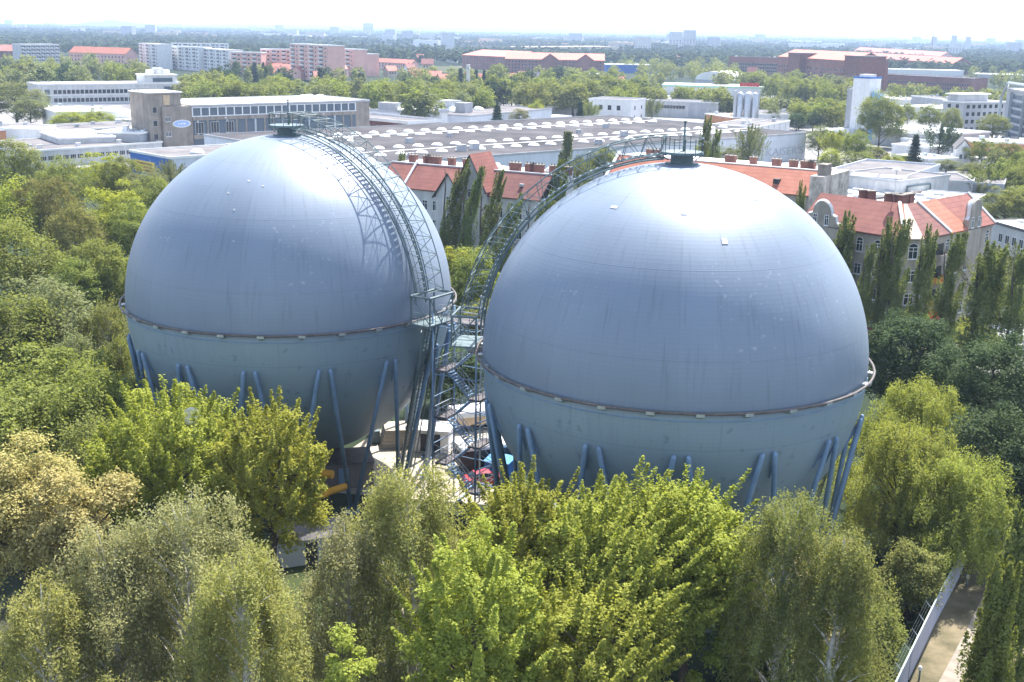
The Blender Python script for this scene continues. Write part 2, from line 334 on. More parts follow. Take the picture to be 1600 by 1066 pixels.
# ------------------------------------------------------------------ the two gasholders
RS = 16.0; ZC = 18.43
C1 = Vector((-22.235, 116.63, ZC)); C2 = Vector((13.52, 96.98, ZC))
def sphere_material():
    m, n, out = _nodes("blue_grey_aluminium_paint"); b = n.nodes.new("ShaderNodeBsdfPrincipled"); n.links.new(b.outputs[0], out.inputs[0])
    L = n.links.new
    tc = n.nodes.new("ShaderNodeTexCoord"); sp = n.nodes.new("ShaderNodeSeparateXYZ"); L(tc.outputs['Object'], sp.inputs[0])
    def math_(op, a, b_=None, c=None):
        x = n.nodes.new("ShaderNodeMath"); x.operation = op
        for i, q in enumerate((a, b_, c)):
            if q is None: continue
            if isinstance(q, (int, float)): x.inputs[i].default_value = q
            else: L(q, x.inputs[i])
        return x.outputs[0]
    def rng(v, a, b_, c=0., d=1.):
        x = n.nodes.new("ShaderNodeMapRange"); x.inputs['From Min'].default_value = a; x.inputs['From Max'].default_value = b_
        x.inputs['To Min'].default_value = c; x.inputs['To Max'].default_value = d; L(v, x.inputs['Value']); return x.outputs[0]
    lon = math_('ARCTAN2', sp.outputs['Y'], sp.outputs['X'])
    lat = math_('ARCSINE', math_('DIVIDE', sp.outputs['Z'], RS))
    cv = n.nodes.new("ShaderNodeCombineXYZ"); L(math_('MULTIPLY', lon, 9.55), cv.inputs[0]); L(math_('MULTIPLY', lat, 6.37), cv.inputs[1])
    # plate courses: welded petals between horizontal seams
    def seam(coord, per, w):
        fr = math_('FRACT', math_('ADD', math_('DIVIDE', coord, per), 0.5)); d = math_('ABSOLUTE', math_('SUBTRACT', fr, 0.5))
        return rng(d, 0, w, 1, 0)
    sh = seam(math_('ADD', lat, R_(11)), R_(24), .010); sv = seam(lon, R_(12), .010); fine = seam(lat, R_(1.25), .16); finev = seam(lon, R_(1.5), .12)
    nz = n.nodes.new("ShaderNodeTexNoise"); nz.inputs['Scale'].default_value = .16; nz.inputs['Detail'].default_value = 6; L(tc.outputs['Object'], nz.inputs['Vector'])
    mp = n.nodes.new("ShaderNodeMapping"); mp.inputs['Scale'].default_value = (26, 2.2, 1); L(cv.outputs[0], mp.inputs[0])
    mp.inputs['Scale'].default_value = (5.5, .5, 1)
    st = n.nodes.new("ShaderNodeTexNoise"); st.inputs['Scale'].default_value = 1.0; st.inputs['Detail'].default_value = 5; L(mp.outputs[0], st.inputs['Vector'])
    sk = n.nodes.new("ShaderNodeTexNoise"); sk.inputs['Scale'].default_value = 2.6; sk.inputs['Detail'].default_value = 3; L(tc.outputs['Object'], sk.inputs['Vector'])
    base = n.nodes.new("ShaderNodeMix"); base.data_type = 'RGBA'; base.inputs[6].default_value = (.170, .218, .284, 1); base.inputs[7].default_value = (.196, .245, .312, 1)
    L(rng(nz.outputs['Fac'], .3, .7), base.inputs[0])
    # lower half: greenish coat, its colour lightened in place of ground bounce
    low = n.nodes.new("ShaderNodeMix"); low.data_type = 'RGBA'; low.inputs[7].default_value = (.215, .292, .355, 1)
    L(base.outputs[2], low.inputs[6]); L(rng(lat, R_(-1.2), R_(-2.2)), low.inputs[0])
    def mul(c, f, lo):
        x = n.nodes.new("ShaderNodeMix"); x.data_type = 'RGBA'; x.blend_type = 'MULTIPLY'; x.inputs[7].default_value = (lo, lo, lo, 1); L(f, x.inputs[0]); L(c, x.inputs[6]); return x.outputs[2]
    c = mul(low.outputs[2], math_('MULTIPLY', fine, .5), .91); c = mul(c, math_('MULTIPLY', finev, .4), .92)
    c = mul(c, sh, .87); c = mul(c, math_('MULTIPLY', sv, .5), .9)
    c = mul(c, math_('MULTIPLY', rng(st.outputs['Fac'], .56, .70), rng(lat, R_(-16), R_(-3), .03, .58)), .72)
    # every plate took the paint a little differently; blistered dark spots on the lower shell
    ci = n.nodes.new("ShaderNodeCombineXYZ"); L(math_('FLOOR', math_('DIVIDE', lon, R_(12))), ci.inputs[0]); L(math_('FLOOR', math_('DIVIDE', math_('ADD', lat, R_(23)), R_(24))), ci.inputs[1])
    wn = n.nodes.new("ShaderNodeTexWhiteNoise"); wn.noise_dimensions = '2D'; L(ci.outputs[0], wn.inputs['Vector'])
    c = mul(c, wn.outputs['Value'], .93)
    sp2 = n.nodes.new("ShaderNodeTexNoise"); sp2.inputs['Scale'].default_value = 1.15; sp2.inputs['Detail'].default_value = 4; L(tc.outputs['Object'], sp2.inputs['Vector'])
    c = mul(c, math_('MULTIPLY', rng(sp2.outputs['Fac'], .63, .70), rng(lat, R_(2), R_(-6), .12, .8)), .72)
    fl = n.nodes.new("ShaderNodeMix"); fl.data_type = 'RGBA'; fl.inputs[7].default_value = (.42, .46, .52, 1); L(c, fl.inputs[6])
    msk = n.nodes.new("ShaderNodeTexNoise"); msk.inputs['Scale'].default_value = .09; msk.inputs['Detail'].default_value = 1; L(tc.outputs['Object'], msk.inputs['Vector'])
    L(math_('MULTIPLY', math_('MULTIPLY', rng(sk.outputs['Fac'], .655, .69), rng(msk.outputs['Fac'], .52, .64)), .34), fl.inputs[0])
    L(fl.outputs[2], b.inputs['Base Color'])
    b.inputs['Metallic'].default_value = .12; b.inputs['Specular IOR Level'].default_value = .5
    L(rng(nz.outputs['Fac'], .3, .7, .46, .53), b.inputs['Roughness'])
    bp = n.nodes.new("ShaderNodeBump"); bp.inputs['Strength'].default_value = .25; bp.inputs['Distance'].default_value = .02
    L(math_('ADD', sh, math_('MULTIPLY', fine, .35)), bp.inputs['Height']); L(bp.outputs[0], b.inputs['Normal'])
    return m
SPH = sphere_material()
def uv_sphere(R, nu=180, nv=90):
    mb = MB(); pr = [(R * math.cos(-math.pi / 2 + math.pi * i / nv) if 0 < i < nv else 1e-4, R * math.sin(-math.pi / 2 + math.pi * i / nv)) for i in range(nv + 1)]
    return mb.lathe(pr, n=nu)
ME_SHELL = uv_sphere(RS).mesh("shell", SPH)
def sph(az, lat, r): return Vector((r * math.cos(R_(az)) * math.cos(R_(lat)), r * math.sin(R_(az)) * math.cos(R_(lat)), r * math.sin(R_(lat))))

def railing(mb, pts, h=1.05, step=1.3, r=.035, mid=True, mi=0):
    pts = [Vector(p) for p in pts]
    for a, b_ in zip(pts[:-1], pts[1:]):
        d = (b_ - a).length; k = max(1, round(d / step)); up = Vector((0, 0, h))
        for i in range(k + 1): mb.tube([a.lerp(b_, i / k), a.lerp(b_, i / k) + up], r, 4, mi)
        mb.tube([a + up, b_ + up], r * 1.15, 4, mi)
        if mid: mb.tube([a + up * .55, b_ + up * .55], r * .9, 4, mi)

def bracket_mb():
    mb = MB()                                                # welded seat that carries the ring pipe
    mb.box(.05, -.42, -.16, .82, .42, -.02, 0)
    mb.add([(.0, -.42, -.16), (.0, .42, -.16), (.78, .42, -.16), (.78, -.42, -.16), (0, -.12, -.62), (0, .12, -.62)],
           [(0, 3, 4), (1, 5, 2), (3, 2, 5, 4)], 0)
    mb.box(.78, -.42, -.02, .84, .42, .16, 0); mb.box(.2, -.40, -.02, .26, .40, .10, 0)
    return mb
ME_BRACKET = bracket_mb().mesh("bracket", M_['steelgrey'])

def gasholder(C, label, gaz, az_leg, az_br, group="spherical gasholders", patches=()):
    t = thing("gasholder", label, "gasholder", (C.x, C.y, 0), 0, group)
    link("shell", ME_SHELL, t, (0, 0, ZC))
    mb = MB(); rr = RS * 1.031; seg = 160; gap = gaz
    ring = [(rr * math.cos(R_(a)), rr * math.sin(R_(a)), ZC - .02) for a in np.linspace(0, 360, seg)]
    mb.tube(ring, .11, 8, 0, caps=False); mb.build("ring_pipe", M_['pipe'], t)
    ring2 = MB().tube([((RS + .03) * math.cos(R_(a)), (RS + .03) * math.sin(R_(a)), ZC - .75) for a in np.linspace(0, 360, seg)], .04, 5, 0, caps=False)
    ring2.build("stiffening_band", M_['steelblue'], t)
    for k in range(29):
        a = az_br + k * 360 / 29; rad = RS - .05
        link("bracket", ME_BRACKET, t, (rad * math.cos(R_(a)), rad * math.sin(R_(a)), ZC - .12), R_(a)).scale = (.78, .72, .7)
    # fifteen pairs of raking legs
    for k in range(15):
        for s in (-1, 1):
            a = az_leg + 24 * k; top = sph(a + s * 2.0, -13.2, RS + .30) + Vector((0, 0, ZC))
            ft = Vector((RS * .86 * math.cos(R_(a + s * 11.4)), RS * .86 * math.sin(R_(a + s * 11.4)), .1))
            d = (ft - top).normalized()
            mb = MB().tube([top - d * .35, top - d * .2, top, ft], [.07, .18, .205, .205], 10)
            mb.box(ft.x - .5, ft.y - .5, 0, ft.x + .5, ft.y + .5, .25)
            # fin plate welding the leg to the shell
            m_ = top.lerp(ft, .16); o_ = Vector((m_.x, m_.y, m_.z - ZC)); o_ = o_.normalized() * RS + Vector((0, 0, ZC))
            mb.bar(top, o_, .14); mb.build("leg", M_['steelblue'], t)
    # collar, crown platform, mast
    mb = MB().lathe([(1.35, -.35), (1.35, .12), (.92, .15), (.92, .72), (1.1, .77), (1.1, .86), (0, .86)], (0, 0, ZC + RS - .1), 24, 0, False)
    mb.build("collar", M_['steelgreen'], t)
    zp = ZC + RS + .74
    mb = MB().lathe([(.2, 0), (1.75, 0), (1.75, .2), (.2, .2)], (0, 0, zp), 12, 0, False)
    for k in range(6):
        a = k * math.pi / 3; mb.bar((math.cos(a) * 1.1, math.sin(a) * 1.1, zp - .5), (math.cos(a) * 1.85, math.sin(a) * 1.85, zp + .02), .07)
    pf = mb.build("crown_platform", M_['steelgreen'], t)
    mb = MB(); rail = [(1.7 * math.cos(2 * math.pi * i / 12), 1.7 * math.sin(2 * math.pi * i / 12), zp + .2) for i in range(13)]
    railing(mb, rail, 1.1, 1.0, .03); mb.build("railing", M_['steelgreen'], pf)
    mb = MB().tube([(.15, .2, zp + .2), (.15, .2, zp + 1.4), (.15, .2, zp + 2.5)], [.10, .09, .08], 6); mb.box(.03, .08, zp + 2.5, .27, .32, zp + 2.62)
    mb.build("mast", M_['steelgreen'], t)
    # gantry: curved ladder bridge from the crown to the ring, on rails
    g = thing("gantry", None, None); g.parent = t; g.rotation_euler = (0, 0, R_(gaz)); g.location = (0, 0, ZC)
    def arc(rad, off, l0, l1, k=48):
        return [(rad * math.cos(R_(l)), off, rad * math.sin(R_(l))) for l in np.linspace(l0, l1, k)]
    mb = MB()
    for off in (-.75, .75): mb.tube(arc(RS + .42, off, 85, 5), .085, 5)
    mb.build("guide_rail", M_['steelgreen'], g)
    mb = MB(); HT = 2.25; L0, L1 = 86, 9
    for off in (-1.25, 1.25): mb.tube(arc(RS + HT, off, L0, L1), .055, 5)
    for off in (-.9, .9): mb.tube(arc(RS + .75, off, L0, L1), .06, 5)
    mb.build("chord", M_['steelgreen'], g)
    mb = MB(); NB = 15
    for i in range(NB + 1):
        l = L0 + (L1 - L0) * i / NB; l2 = L0 + (L1 - L0) * (i + 1) / NB; lm = (l + l2) / 2
        P = lambda rad, off, q: (rad * math.cos(R_(q)), off, rad * math.sin(R_(q)))
        mb.tube([P(RS + HT, -1.25, l), P(RS + HT, 1.25, l)], .038, 4)
        for s in (-1, 1):
            if i < NB:
                mb.tube([P(RS + HT, 1.25 * s, l), P(RS + .75, .9 * s, lm)], .032, 4); mb.tube([P(RS + .75, .9 * s, lm), P(RS + HT, 1.25 * s, l2)], .032, 4)
        if i < NB: mb.tube([P(RS + HT, -1.25, l), P(RS + HT, 1.25, l2)], .026, 4)
    mb.build("brace", M_['steelgreen'], g)
    mb = MB(); NT = 44
    for i in range(NT):
        l = L0 + (L1 - L0) * (i + .5) / NT; mb.box(-.09, -.45, -.02, .09, .45, .02, 0, Matrix.Translation(P_(l)))
    for off in (-.45, .45): mb.tube(arc(RS + .8, off, L0, L1), .03, 4)
    mb.build("ladder", M_['steelgreen'], g)
    mb = MB()
    for off in (-.7, .7):
        mb.tube(arc(RS + 1.75, off, L0, L1), .03, 4)
    mb.build("handrail", M_['steelgreen'], g)
    # bottom carriage of the gantry, rolling on the ring pipe
    mb = MB(); x0, x1 = RS + .55, RS + 2.7
    for x in (x0, x1):
        for y in (-1.75, 1.75): mb.tube([(x, y, -.1), (x, y, 2.55)], .09, 5)
    for z in (2.5,):
        mb.tube([(x0, -1.75, z), (x1, -1.75, z), (x1, 1.75, z), (x0, 1.75, z), (x0, -1.75, z)], .13, 5)
    mb.box(x0 - .1, -1.9, -.2, x1 + .1, 1.9, -.06)
    mb.tube([(x1, -1.75, 2.5), (x1, 0, 0)], .06, 4); mb.tube([(x1, 1.75, 2.5), (x1, 0, 0)], .06, 4)
    mb.tube([(x0, -1.75, 2.5), (x1, -1.75, 0)], .06, 4)
    railing(mb, [(x0, -1.75, -.06), (x1, -1.75, -.06), (x1, 1.75, -.06)], 1.05, .8, .035)
    mb.build("carriage", M_['steelgreen'], g)
    # inspection stickers / patched spots on the shell
    for (az, lat, w, h_) in patches:
        p = sph(az, lat, RS + .012); mbp = MB(); e = Vector((-math.sin(R_(az)), math.cos(R_(az)), 0)); nn = p.normalized(); u = nn.cross(e)
        q = [p + e * (sx * w / 2) + u * (sy * h_ / 2) for sx, sy in ((-1, -1), (1, -1), (1, 1), (-1, 1))]; q2 = [x + nn * .02 for x in q]
        mbp.add(q + q2, [(4, 5, 6, 7), (0, 1, 5, 4), (1, 2, 6, 5), (2, 3, 7, 6), (3, 0, 4, 7)]); o = mbp.build("patch_plate", M_['silver'], t); o.location = (0, 0, ZC)
    return t
def P_(l): return Vector(((RS + .8) * math.cos(R_(l)), 0, (RS + .8) * math.sin(R_(l))))
def on_shell(px, py, C):
    d = ray(px, py); d = d / np.linalg.norm(d); c = np.array([C.x, C.y, C.z - CAM_H]); b_ = d @ c; q = b_ * b_ - c @ c + RS * RS
    v = d * (b_ - math.sqrt(max(q, 0))) - c; return math.degrees(math.atan2(v[1], v[0])), math.degrees(math.asin(max(-1, min(1, v[2] / RS))))
pl = [(*on_shell(px, py, C1), w, h_) for px, py, w, h_ in ((389, 283, .22, .2), (411, 291, .24, .14), (357, 302, .18, .18), (366, 328, .16, .2), (365, 377, .14, .16))]
pr_ = [(*on_shell(px, py, C2), w, h_) for px, py, w, h_ in ((1132, 377, .45, .55), (960, 324, .6, .3), (1069, 334, .45, .25), (1180, 311, .45, .35), (1158, 294, .5, .25), (1148, 285, .5, .25))]
gasholder(C1, "left blue-grey spherical gasholder, curved ladder gantry facing the camera", -33, -93.5, -89, patches=pl)
gasholder(C2, "larger-looking nearer right blue-grey spherical gasholder, its gantry hidden behind the shell", 170, -94, -90, patches=pr_)

# ------------------------------------------------------------------ stair tower and walkway between them
def stair_tower():
    tv = (C2 - C1); tv.z = 0; tv.normalize(); az = math.atan2(tv.y, tv.x)
    Mid = (C1 + C2) / 2
    t = thing("stair_tower", "blue steel stair tower with zigzag flights standing between the two spheres", "stair tower", (Mid.x, Mid.y, 0), az)
    S = M_['steelblue']
    xs, ys = (-2.35, 2.35), (-1.9, 1.9)
    for x in xs:
        for y in ys:
            MB().tube([(x, y, 0), (x, y, ZC + .9)], .10, 6).build("post", S, t)
    MB().tube([(.6, 1.9, 0), (.6, 1.9, ZC + 2.2)], .10, 6).build("post", M_['steelgrey'], t)
    nf = 8; dz = ZC / nf
    mbB = MB()
    for i in range(nf):
        z1 = ZC - i * dz; z0 = z1 - dz; s = 1 if i % 2 == 0 else -1; y = -.75 if i % 2 == 0 else .75
        a = Vector((-1.25 * s, y, z1)); b_ = Vector((1.25 * s, y, z0))
        fl = MB()
        for e in (-.5, .5): fl.bar(a + Vector((0, e, -.05)), b_ + Vector((0, e, -.05)), .11)
        for k in range(1, 11):
            p = a.lerp(b_, k / 11); fl.box(p.x - .15, p.y - .5, p.z - .02, p.x + .15, p.y + .5, p.z + .02)
        f = fl.build("flight", S, t)
        rl = MB()
        for e in (-.5, .5): railing(rl, [a + Vector((0, e, 0)), b_ + Vector((0, e, 0))], 1.0, .9, .035)
        rl.build("railing", M_['steelgrey'], f)
        if i < nf - 1:
            x0, x1 = (1.2, 2.4) if s > 0 else (-2.4, -1.2)
            ld = MB().box(x0, -1.5, z0 - .16, x1, 1.5, z0 - .02).build("landing", M_['deck'], t)
            r2 = MB(); xx = x1 if s > 0 else x0; xi = x0 if s > 0 else x1
            railing(r2, [(xi, -1.5, z0), (xx, -1.5, z0), (xx, 1.5, z0), (xi, 1.5, z0)], 1.0, .8, .035); r2.build("railing", M_['steelgrey'], ld)
        for y_ in ys:
            if i % 2 == 0: mbB.tube([(xs[0], y_, z1 - .3), (xs[1], y_, z1 - .3)], .05, 5)
            if i % 4 == 0 and y_ > 0: mbB.tube([(xs[0], y_, z1 - .3), (xs[1], y_, z1 - .3 - 2 * dz)], .035, 5)
        for x_ in xs:
            mbB.tube([(x_, ys[0], z1 - .3), (x_, ys[1], z1 - .3)], .06, 5)
            if i % 4 == 1: mbB.tube([(x_, ys[0], z1 - .3), (x_, ys[1], z1 - .3 - dz)], .035, 5)
        if i in (3, 5, 6):                                 # struts out to the right-hand sphere's legs
            mbB.tube([(2.35, -1.9, z1 - .9), (4.6, -1.4, z1 - 1.3)], .07, 5); mbB.tube([(2.35, -1.9, z1 - 2.1), (4.6, -1.4, z1 - 1.0)], .07, 5)
    mbB.build("brace", S, t)
    half = (C2 - C1).length / 2
    zt = ZC - .14
    dk = MB().box(-half + RS + .75, -1.0, zt - .2, -1.3, 1.3, zt).box(-1.3, -.1, zt - .2, 2.3, 1.75, zt + .004).box(2.3, -1.0, zt - .2, half - RS - .55, 1.5, zt).build("walkway", M_['deck'], t)
    r = MB()
    railing(r, [(-half + RS + 2.8, -1.0, zt), (-1.4, -1.0, zt)]); railing(r, [(-half + RS + .9, 1.3, zt), (-1.3, 1.7, zt), (2.3, 1.7, zt), (half - RS - .7, 1.5, zt)])
    railing(r, [(2.3, -1.0, zt), (half - RS - .7, -1.0, zt)]); railing(r, [(-1.3, -.1, zt), (2.3, -.1, zt)], step=.9); r.build("railing", M_['steelgrey'], dk)
    # raking ladder under the left gantry, two beams with caged rungs
    ld = thing("raking_ladder", None, None); ld.parent = t
    inv = (Matrix.Translation((Mid.x, Mid.y, 0)) @ Matrix.Rotation(az, 4, 'Z')).inverted()
    tp = inv @ (C1 + Vector((math.cos(R_(-33)) * (RS + 1.4), math.sin(R_(-33)) * (RS + 1.4), -.2))); bt = inv @ G(633, 735, .05)
    dl = (tp - bt); sv = Vector((0, 1, 0)); nv = dl.cross(sv).normalized(); sv = nv.cross(dl).normalized()
    mb = MB()
    for e in (-.8, .8): mb.tube([bt + sv * e, tp + sv * e], .20, 6); mb.tube([bt + sv * e - nv * .5, tp + sv * e - nv * .5], .08, 5)
    mb.build("beam", M_['steelgreen'], ld)
    mb = MB()
    for k in range(40):
        p = bt + dl * (k + .5) / 40; mb.tube([p - sv * .8, p + sv * .8], .035, 4)
        if k % 4 == 0:
            mb.tube([p - sv * .8, p - sv * .8 - nv * .5], .04, 4); mb.tube([p + sv * .8, p + sv * .8 - nv * .5], .04, 4)
    mb.build("rung", M_['steelgreen'], ld)
    mb = MB(); sgn = -1 if nv.z < 0 else 1
    for k in range(9):
        p = bt + dl * (k + .8) / 9.5
        mb.tube([p + sv * .45 * math.cos(q) + nv * sgn * .75 * math.sin(q) for q in np.linspace(0, math.pi, 9)], .055, 5)
    mb.build("cage_hoop", M_['steelgrey'], ld)
stair_tower()
# ------------------------------------------------------------------ trees
L_ = dict(
    green=leaf_mat("leaf_green", (.112, .134, .038), (.265, .288, .088), (1.5, 1.5, .6), .34),
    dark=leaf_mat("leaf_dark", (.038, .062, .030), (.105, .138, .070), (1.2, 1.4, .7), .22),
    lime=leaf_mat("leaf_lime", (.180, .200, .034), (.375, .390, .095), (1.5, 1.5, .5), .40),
    birch=leaf_mat("leaf_birch", (.175, .184, .058), (.370, .365, .140), (1.4, 1.4, .7), .38),
    greybirch=leaf_mat("leaf_grey_birch", (.190, .196, .085), (.390, .380, .190), (1.3, 1.3, .8), .36),
    olive=leaf_mat("leaf_olive", (.120, .136, .042), (.280, .292, .104), (1.4, 1.4, .7), .34),
    willow=leaf_mat("leaf_willow", (.165, .186, .044), (.340, .355, .110), (1.5, 1.5, .6), .38),
    flower=leaf_mat("leaf_flowering", (.190, .180, .060), (.510, .425, .195), (1.3, 1.2, .7), .30),
    poplar=leaf_mat("leaf_poplar", (.105, .130, .046), (.240, .268, .105), (1.5, 1.6, .8), .34),
    conifer=leaf_mat("leaf_needle", (.022, .040, .022), (.060, .085, .042), (1, 1, 1), .15),
    brown=leaf_mat("leaf_brownish", (.105, .105, .036), (.230, .215, .085), (1.4, 1.4, .7), .36),
    pale=leaf_mat("leaf_pale", (.125, .145, .060), (.255, .270, .140), (1.3, 1.3, .7), .36),
    far=leaf_mat("leaf_far_wood", (.030, .048, .022), (.070, .090, .040), (1, 1, 1), .15),
)
def unit(a): return a / np.maximum(np.linalg.norm(a, axis=-1, keepdims=True), 1e-9)
def leaf_mesh(name, P, Nn, S, mat, rng, aspect=.55, axis=None):
    """one small pointed leaf (or tuft) per point: a bent rhombus"""
    n = len(P); A = unit(rng.normal(size=(n, 3))) if axis is None else unit(axis + rng.normal(size=(n, 3)) * .35)
    U = unit(A - Nn * (A * Nn).sum(1, keepdims=True)); V = np.cross(Nn, U); S = S[:, None]
    vs = np.stack([P - U * S * .5, P + V * S * aspect * .5 - Nn * S * .06, P + U * S * .5, P - V * S * aspect * .5 - Nn * S * .06], 1).reshape(-1, 3).astype(np.float32)
    me = bpy.data.meshes.new(name); me.vertices.add(4 * n); me.vertices.foreach_set("co", vs.ravel())
    me.loops.add(4 * n); me.loops.foreach_set("vertex_index", np.arange(4 * n, dtype=np.int32))
    me.polygons.add(n); me.polygons.foreach_set("loop_start", np.arange(0, 4 * n, 4, dtype=np.int32))
    me.materials.append(mat); me.update(calc_edges=True); return me
def fib(n, rng, up=-1.0):
    i = np.arange(n) + .5; z = 1 - (1 - up) * i / n; ph = i * 2.39996 + rng.uniform(0, 6.28); r = np.sqrt(np.maximum(0, 1 - z * z))
    return np.stack([r * np.cos(ph), r * np.sin(ph), z], 1)
def blobs(C, rx, rz, per, rng, up=.45, hollow=.55):
    """leaves on lumpy clumps: thicker on the outside of every clump"""
    n = len(C); k = np.repeat(np.arange(n), per); m = len(k)
    d = unit(rng.normal(size=(m, 3)) + np.array([0, 0, .75])); r = hollow + (1 - hollow) * rng.random(m) ** .6
    r *= 1 + .22 * rng.normal(size=m)
    P = C[k] + d * np.stack([rx[k], rx[k], rz[k]], 1) * r[:, None]
    return P, unit(d * .50 + np.array([0, 0, up + .25]) + rng.normal(size=(m, 3)) * .42)
def gen_broad(rng, H, W, base, leaf, total, nc=90, lump=.15, flat=.85):
    zc = (H + base) / 2; rz = (H - base) / 2; d = unit(fib(nc, rng, -.75) + rng.normal(size=(nc, 3)) * .12)
    ph = rng.uniform(0, 6.28, 6); az = np.arctan2(d[:, 1], d[:, 0]); el = np.arcsin(d[:, 2])
    lob = 1 + .13 * np.sin(2 * az + ph[0]) + .10 * np.sin(3 * az + ph[1] + 2 * el) + .09 * np.sin(5 * az + ph[2]) + .08 * np.sin(4 * el + ph[3])
    rad = rng.uniform(.72, .93, nc) * lob; inner = rng.random(nc) < .14; rad[inner] *= .55
    C = d * np.array([W / 2, W / 2, rz]) * rad[:, None] + np.array([0, 0, zc])
    rx = W * lump * rng.uniform(.55, 1.5, nc); rzz = rx * flat
    P, Nn = blobs(C, rx, rzz, max(4, total // nc), rng)
    S = leaf * rng.uniform(.6, 1.35, len(P)); limbs = [C[i] for i in rng.permutation(nc)[:16]]
    return P, Nn, S, limbs, None
def gen_maple(rng, H, W, base, leaf, total, nc=110, ns=60, lump=.085, lean=0.0):
    """rounded leafy clumps with young shoots standing out of the upper crown"""
    P, Nn, S, limbs, _ = gen_broad(rng, H * .95, W, base, leaf, int(total * .68), nc, lump, .8)
    Q = []; per = int(total * .32) // ns; d = fib(ns, rng, -.25); zc = (H + base) / 2; rz = (H - base) / 2
    for i in range(ns):
        s = d[i] * np.array([W / 2, W / 2, rz]) * rng.uniform(.62, .86) + np.array([0, 0, zc - .3]); dr = unit(d[i] * np.array([.55, .55, .3]) + np.array([lean, 0, rng.uniform(.6, 1.1)]))
        L = rng.uniform(1.4, 3.6); t = rng.random(per); rad = rng.uniform(.30, .52) * (1 - t) ** .7 + .07; o = unit(rng.normal(size=(per, 3))) * (rad * rng.random(per) ** .4)[:, None]
        Q.append(s + dr * (t * L)[:, None] + o)
    Q = np.concatenate(Q); Q = Q[Q[:, 2] < H * 1.03]; N2 = unit(np.array([0, 0, .7]) + unit(Q - np.array([0, 0, zc])) * .4 + rng.normal(size=Q.shape) * .5)
    return np.concatenate([P, Q]), np.concatenate([Nn, N2]), np.concatenate([S, leaf * rng.uniform(.6, 1.35, len(Q))]), limbs, None
def gen_plume(rng, H, W, base, leaf, total, ns=70, lean=.0):
    """ascending shoots, each tapering to a leafy spike"""
    P = []; limbs = []; per = total // ns
    for i in range(ns):
        q = math.sqrt(rng.random()); a = rng.uniform(0, 6.28); z0 = base + (H - base) * (rng.uniform(.05, .75) * (1 - .35 * q))
        s = np.array([math.cos(a) * q * W * .33, math.sin(a) * q * W * .33, z0])
        tilt = q * rng.uniform(.35, 1.0); dr = unit(np.array([math.cos(a) * tilt + lean, math.sin(a) * tilt, 1.0]))
        room = (H * (1 - .22 * q * q) * rng.uniform(.88, 1.0) - z0) / dr[2]; Ln = min(max(1.6, room), (H - base) * .62)
        t = rng.random(per) ** .85; rad = (W * .105) * (1 - t) ** .75 + .10
        th = rng.uniform(0, 6.28, per); rr = rad * (rng.random(per) ** .4); e1 = unit(np.cross(dr, [0, 0, 1.0]) + 1e-3); e2 = np.cross(dr, e1)
        P.append(s + dr * (t * Ln)[:, None] + e1 * (rr * np.cos(th))[:, None] + e2 * (rr * np.sin(th))[:, None]); limbs.append(s + dr * Ln * .6)
    P = np.concatenate(P); c = np.array([0, 0, (H + base) / 2]); Nn = unit(unit(P - c) * .4 + np.array([0, 0, .75]) + rng.normal(size=P.shape) * .5)
    return P, Nn, leaf * rng.uniform(.6, 1.35, len(P)), [limbs[i] for i in rng.permutation(ns)[:18]], None
def gen_weep(rng, H, W, base, leaf, total, ns=420, drop=3.0, dome=False, tiers=34, fine=.10):
    """arching limbs with hanging strands of small leaves (birch), or tight domes of them (willow)"""
    P = []; limbs = []; per = max(6, total // ns); tip = []
    for i in range(tiers):
        q = (i + .5) / tiers; z = base + (H - base) * (.10 + .84 * q); w = (W / 2) * ((1 - .80 * q ** 2.2) if not dome else math.sqrt(max(.03, 1 - (.97 * q) ** 2.4))) * rng.uniform(.5, 1.05); a = i * 2.4 + rng.uniform(-.4, .4)
        e = np.array([math.cos(a) * w, math.sin(a) * w, z]); s = np.array([0, 0, min(H * .68, max(base * .8, z - w * .9))]); k = np.array([math.cos(a) * w * .55, math.sin(a) * w * .55, z + w * .12])
        limbs.append((s, k, e)); tip.append((s, k, e))
    for i in range(ns):
        s, k, e = tip[rng.integers(tiers)]; t = rng.uniform(.30, 1.10)
        c = s * (1 - t) ** 2 + k * 2 * t * (1 - t) + e * t * t + rng.normal(size=3) * np.array([.42, .42, .22]) * (1 if not dome else 1.2)
        L = drop * rng.uniform(.4, 1.1); out = unit(np.array([c[0], c[1], 0.001])) * L * .28; u = rng.random(per)
        p = c + out * (u ** .6)[:, None] + np.array([0, 0, -1.0]) * (L * u ** 1.5)[:, None] + rng.normal(size=(per, 3)) * (fine + .16 * (1 - u))[:, None]
        P.append(p)
    P = np.concatenate(P); P = P[(P[:, 2] < H) & (P[:, 2] > .3)]
    Nn = unit(rng.normal(size=P.shape) * .8 + unit(P - np.array([0, 0, base])) * .4 + np.array([0, 0, .55]))
    ax = np.tile(np.array([[0, 0, -1.0]]), (len(P), 1)); return P, Nn, leaf * rng.uniform(.6, 1.35, len(P)), limbs, ax
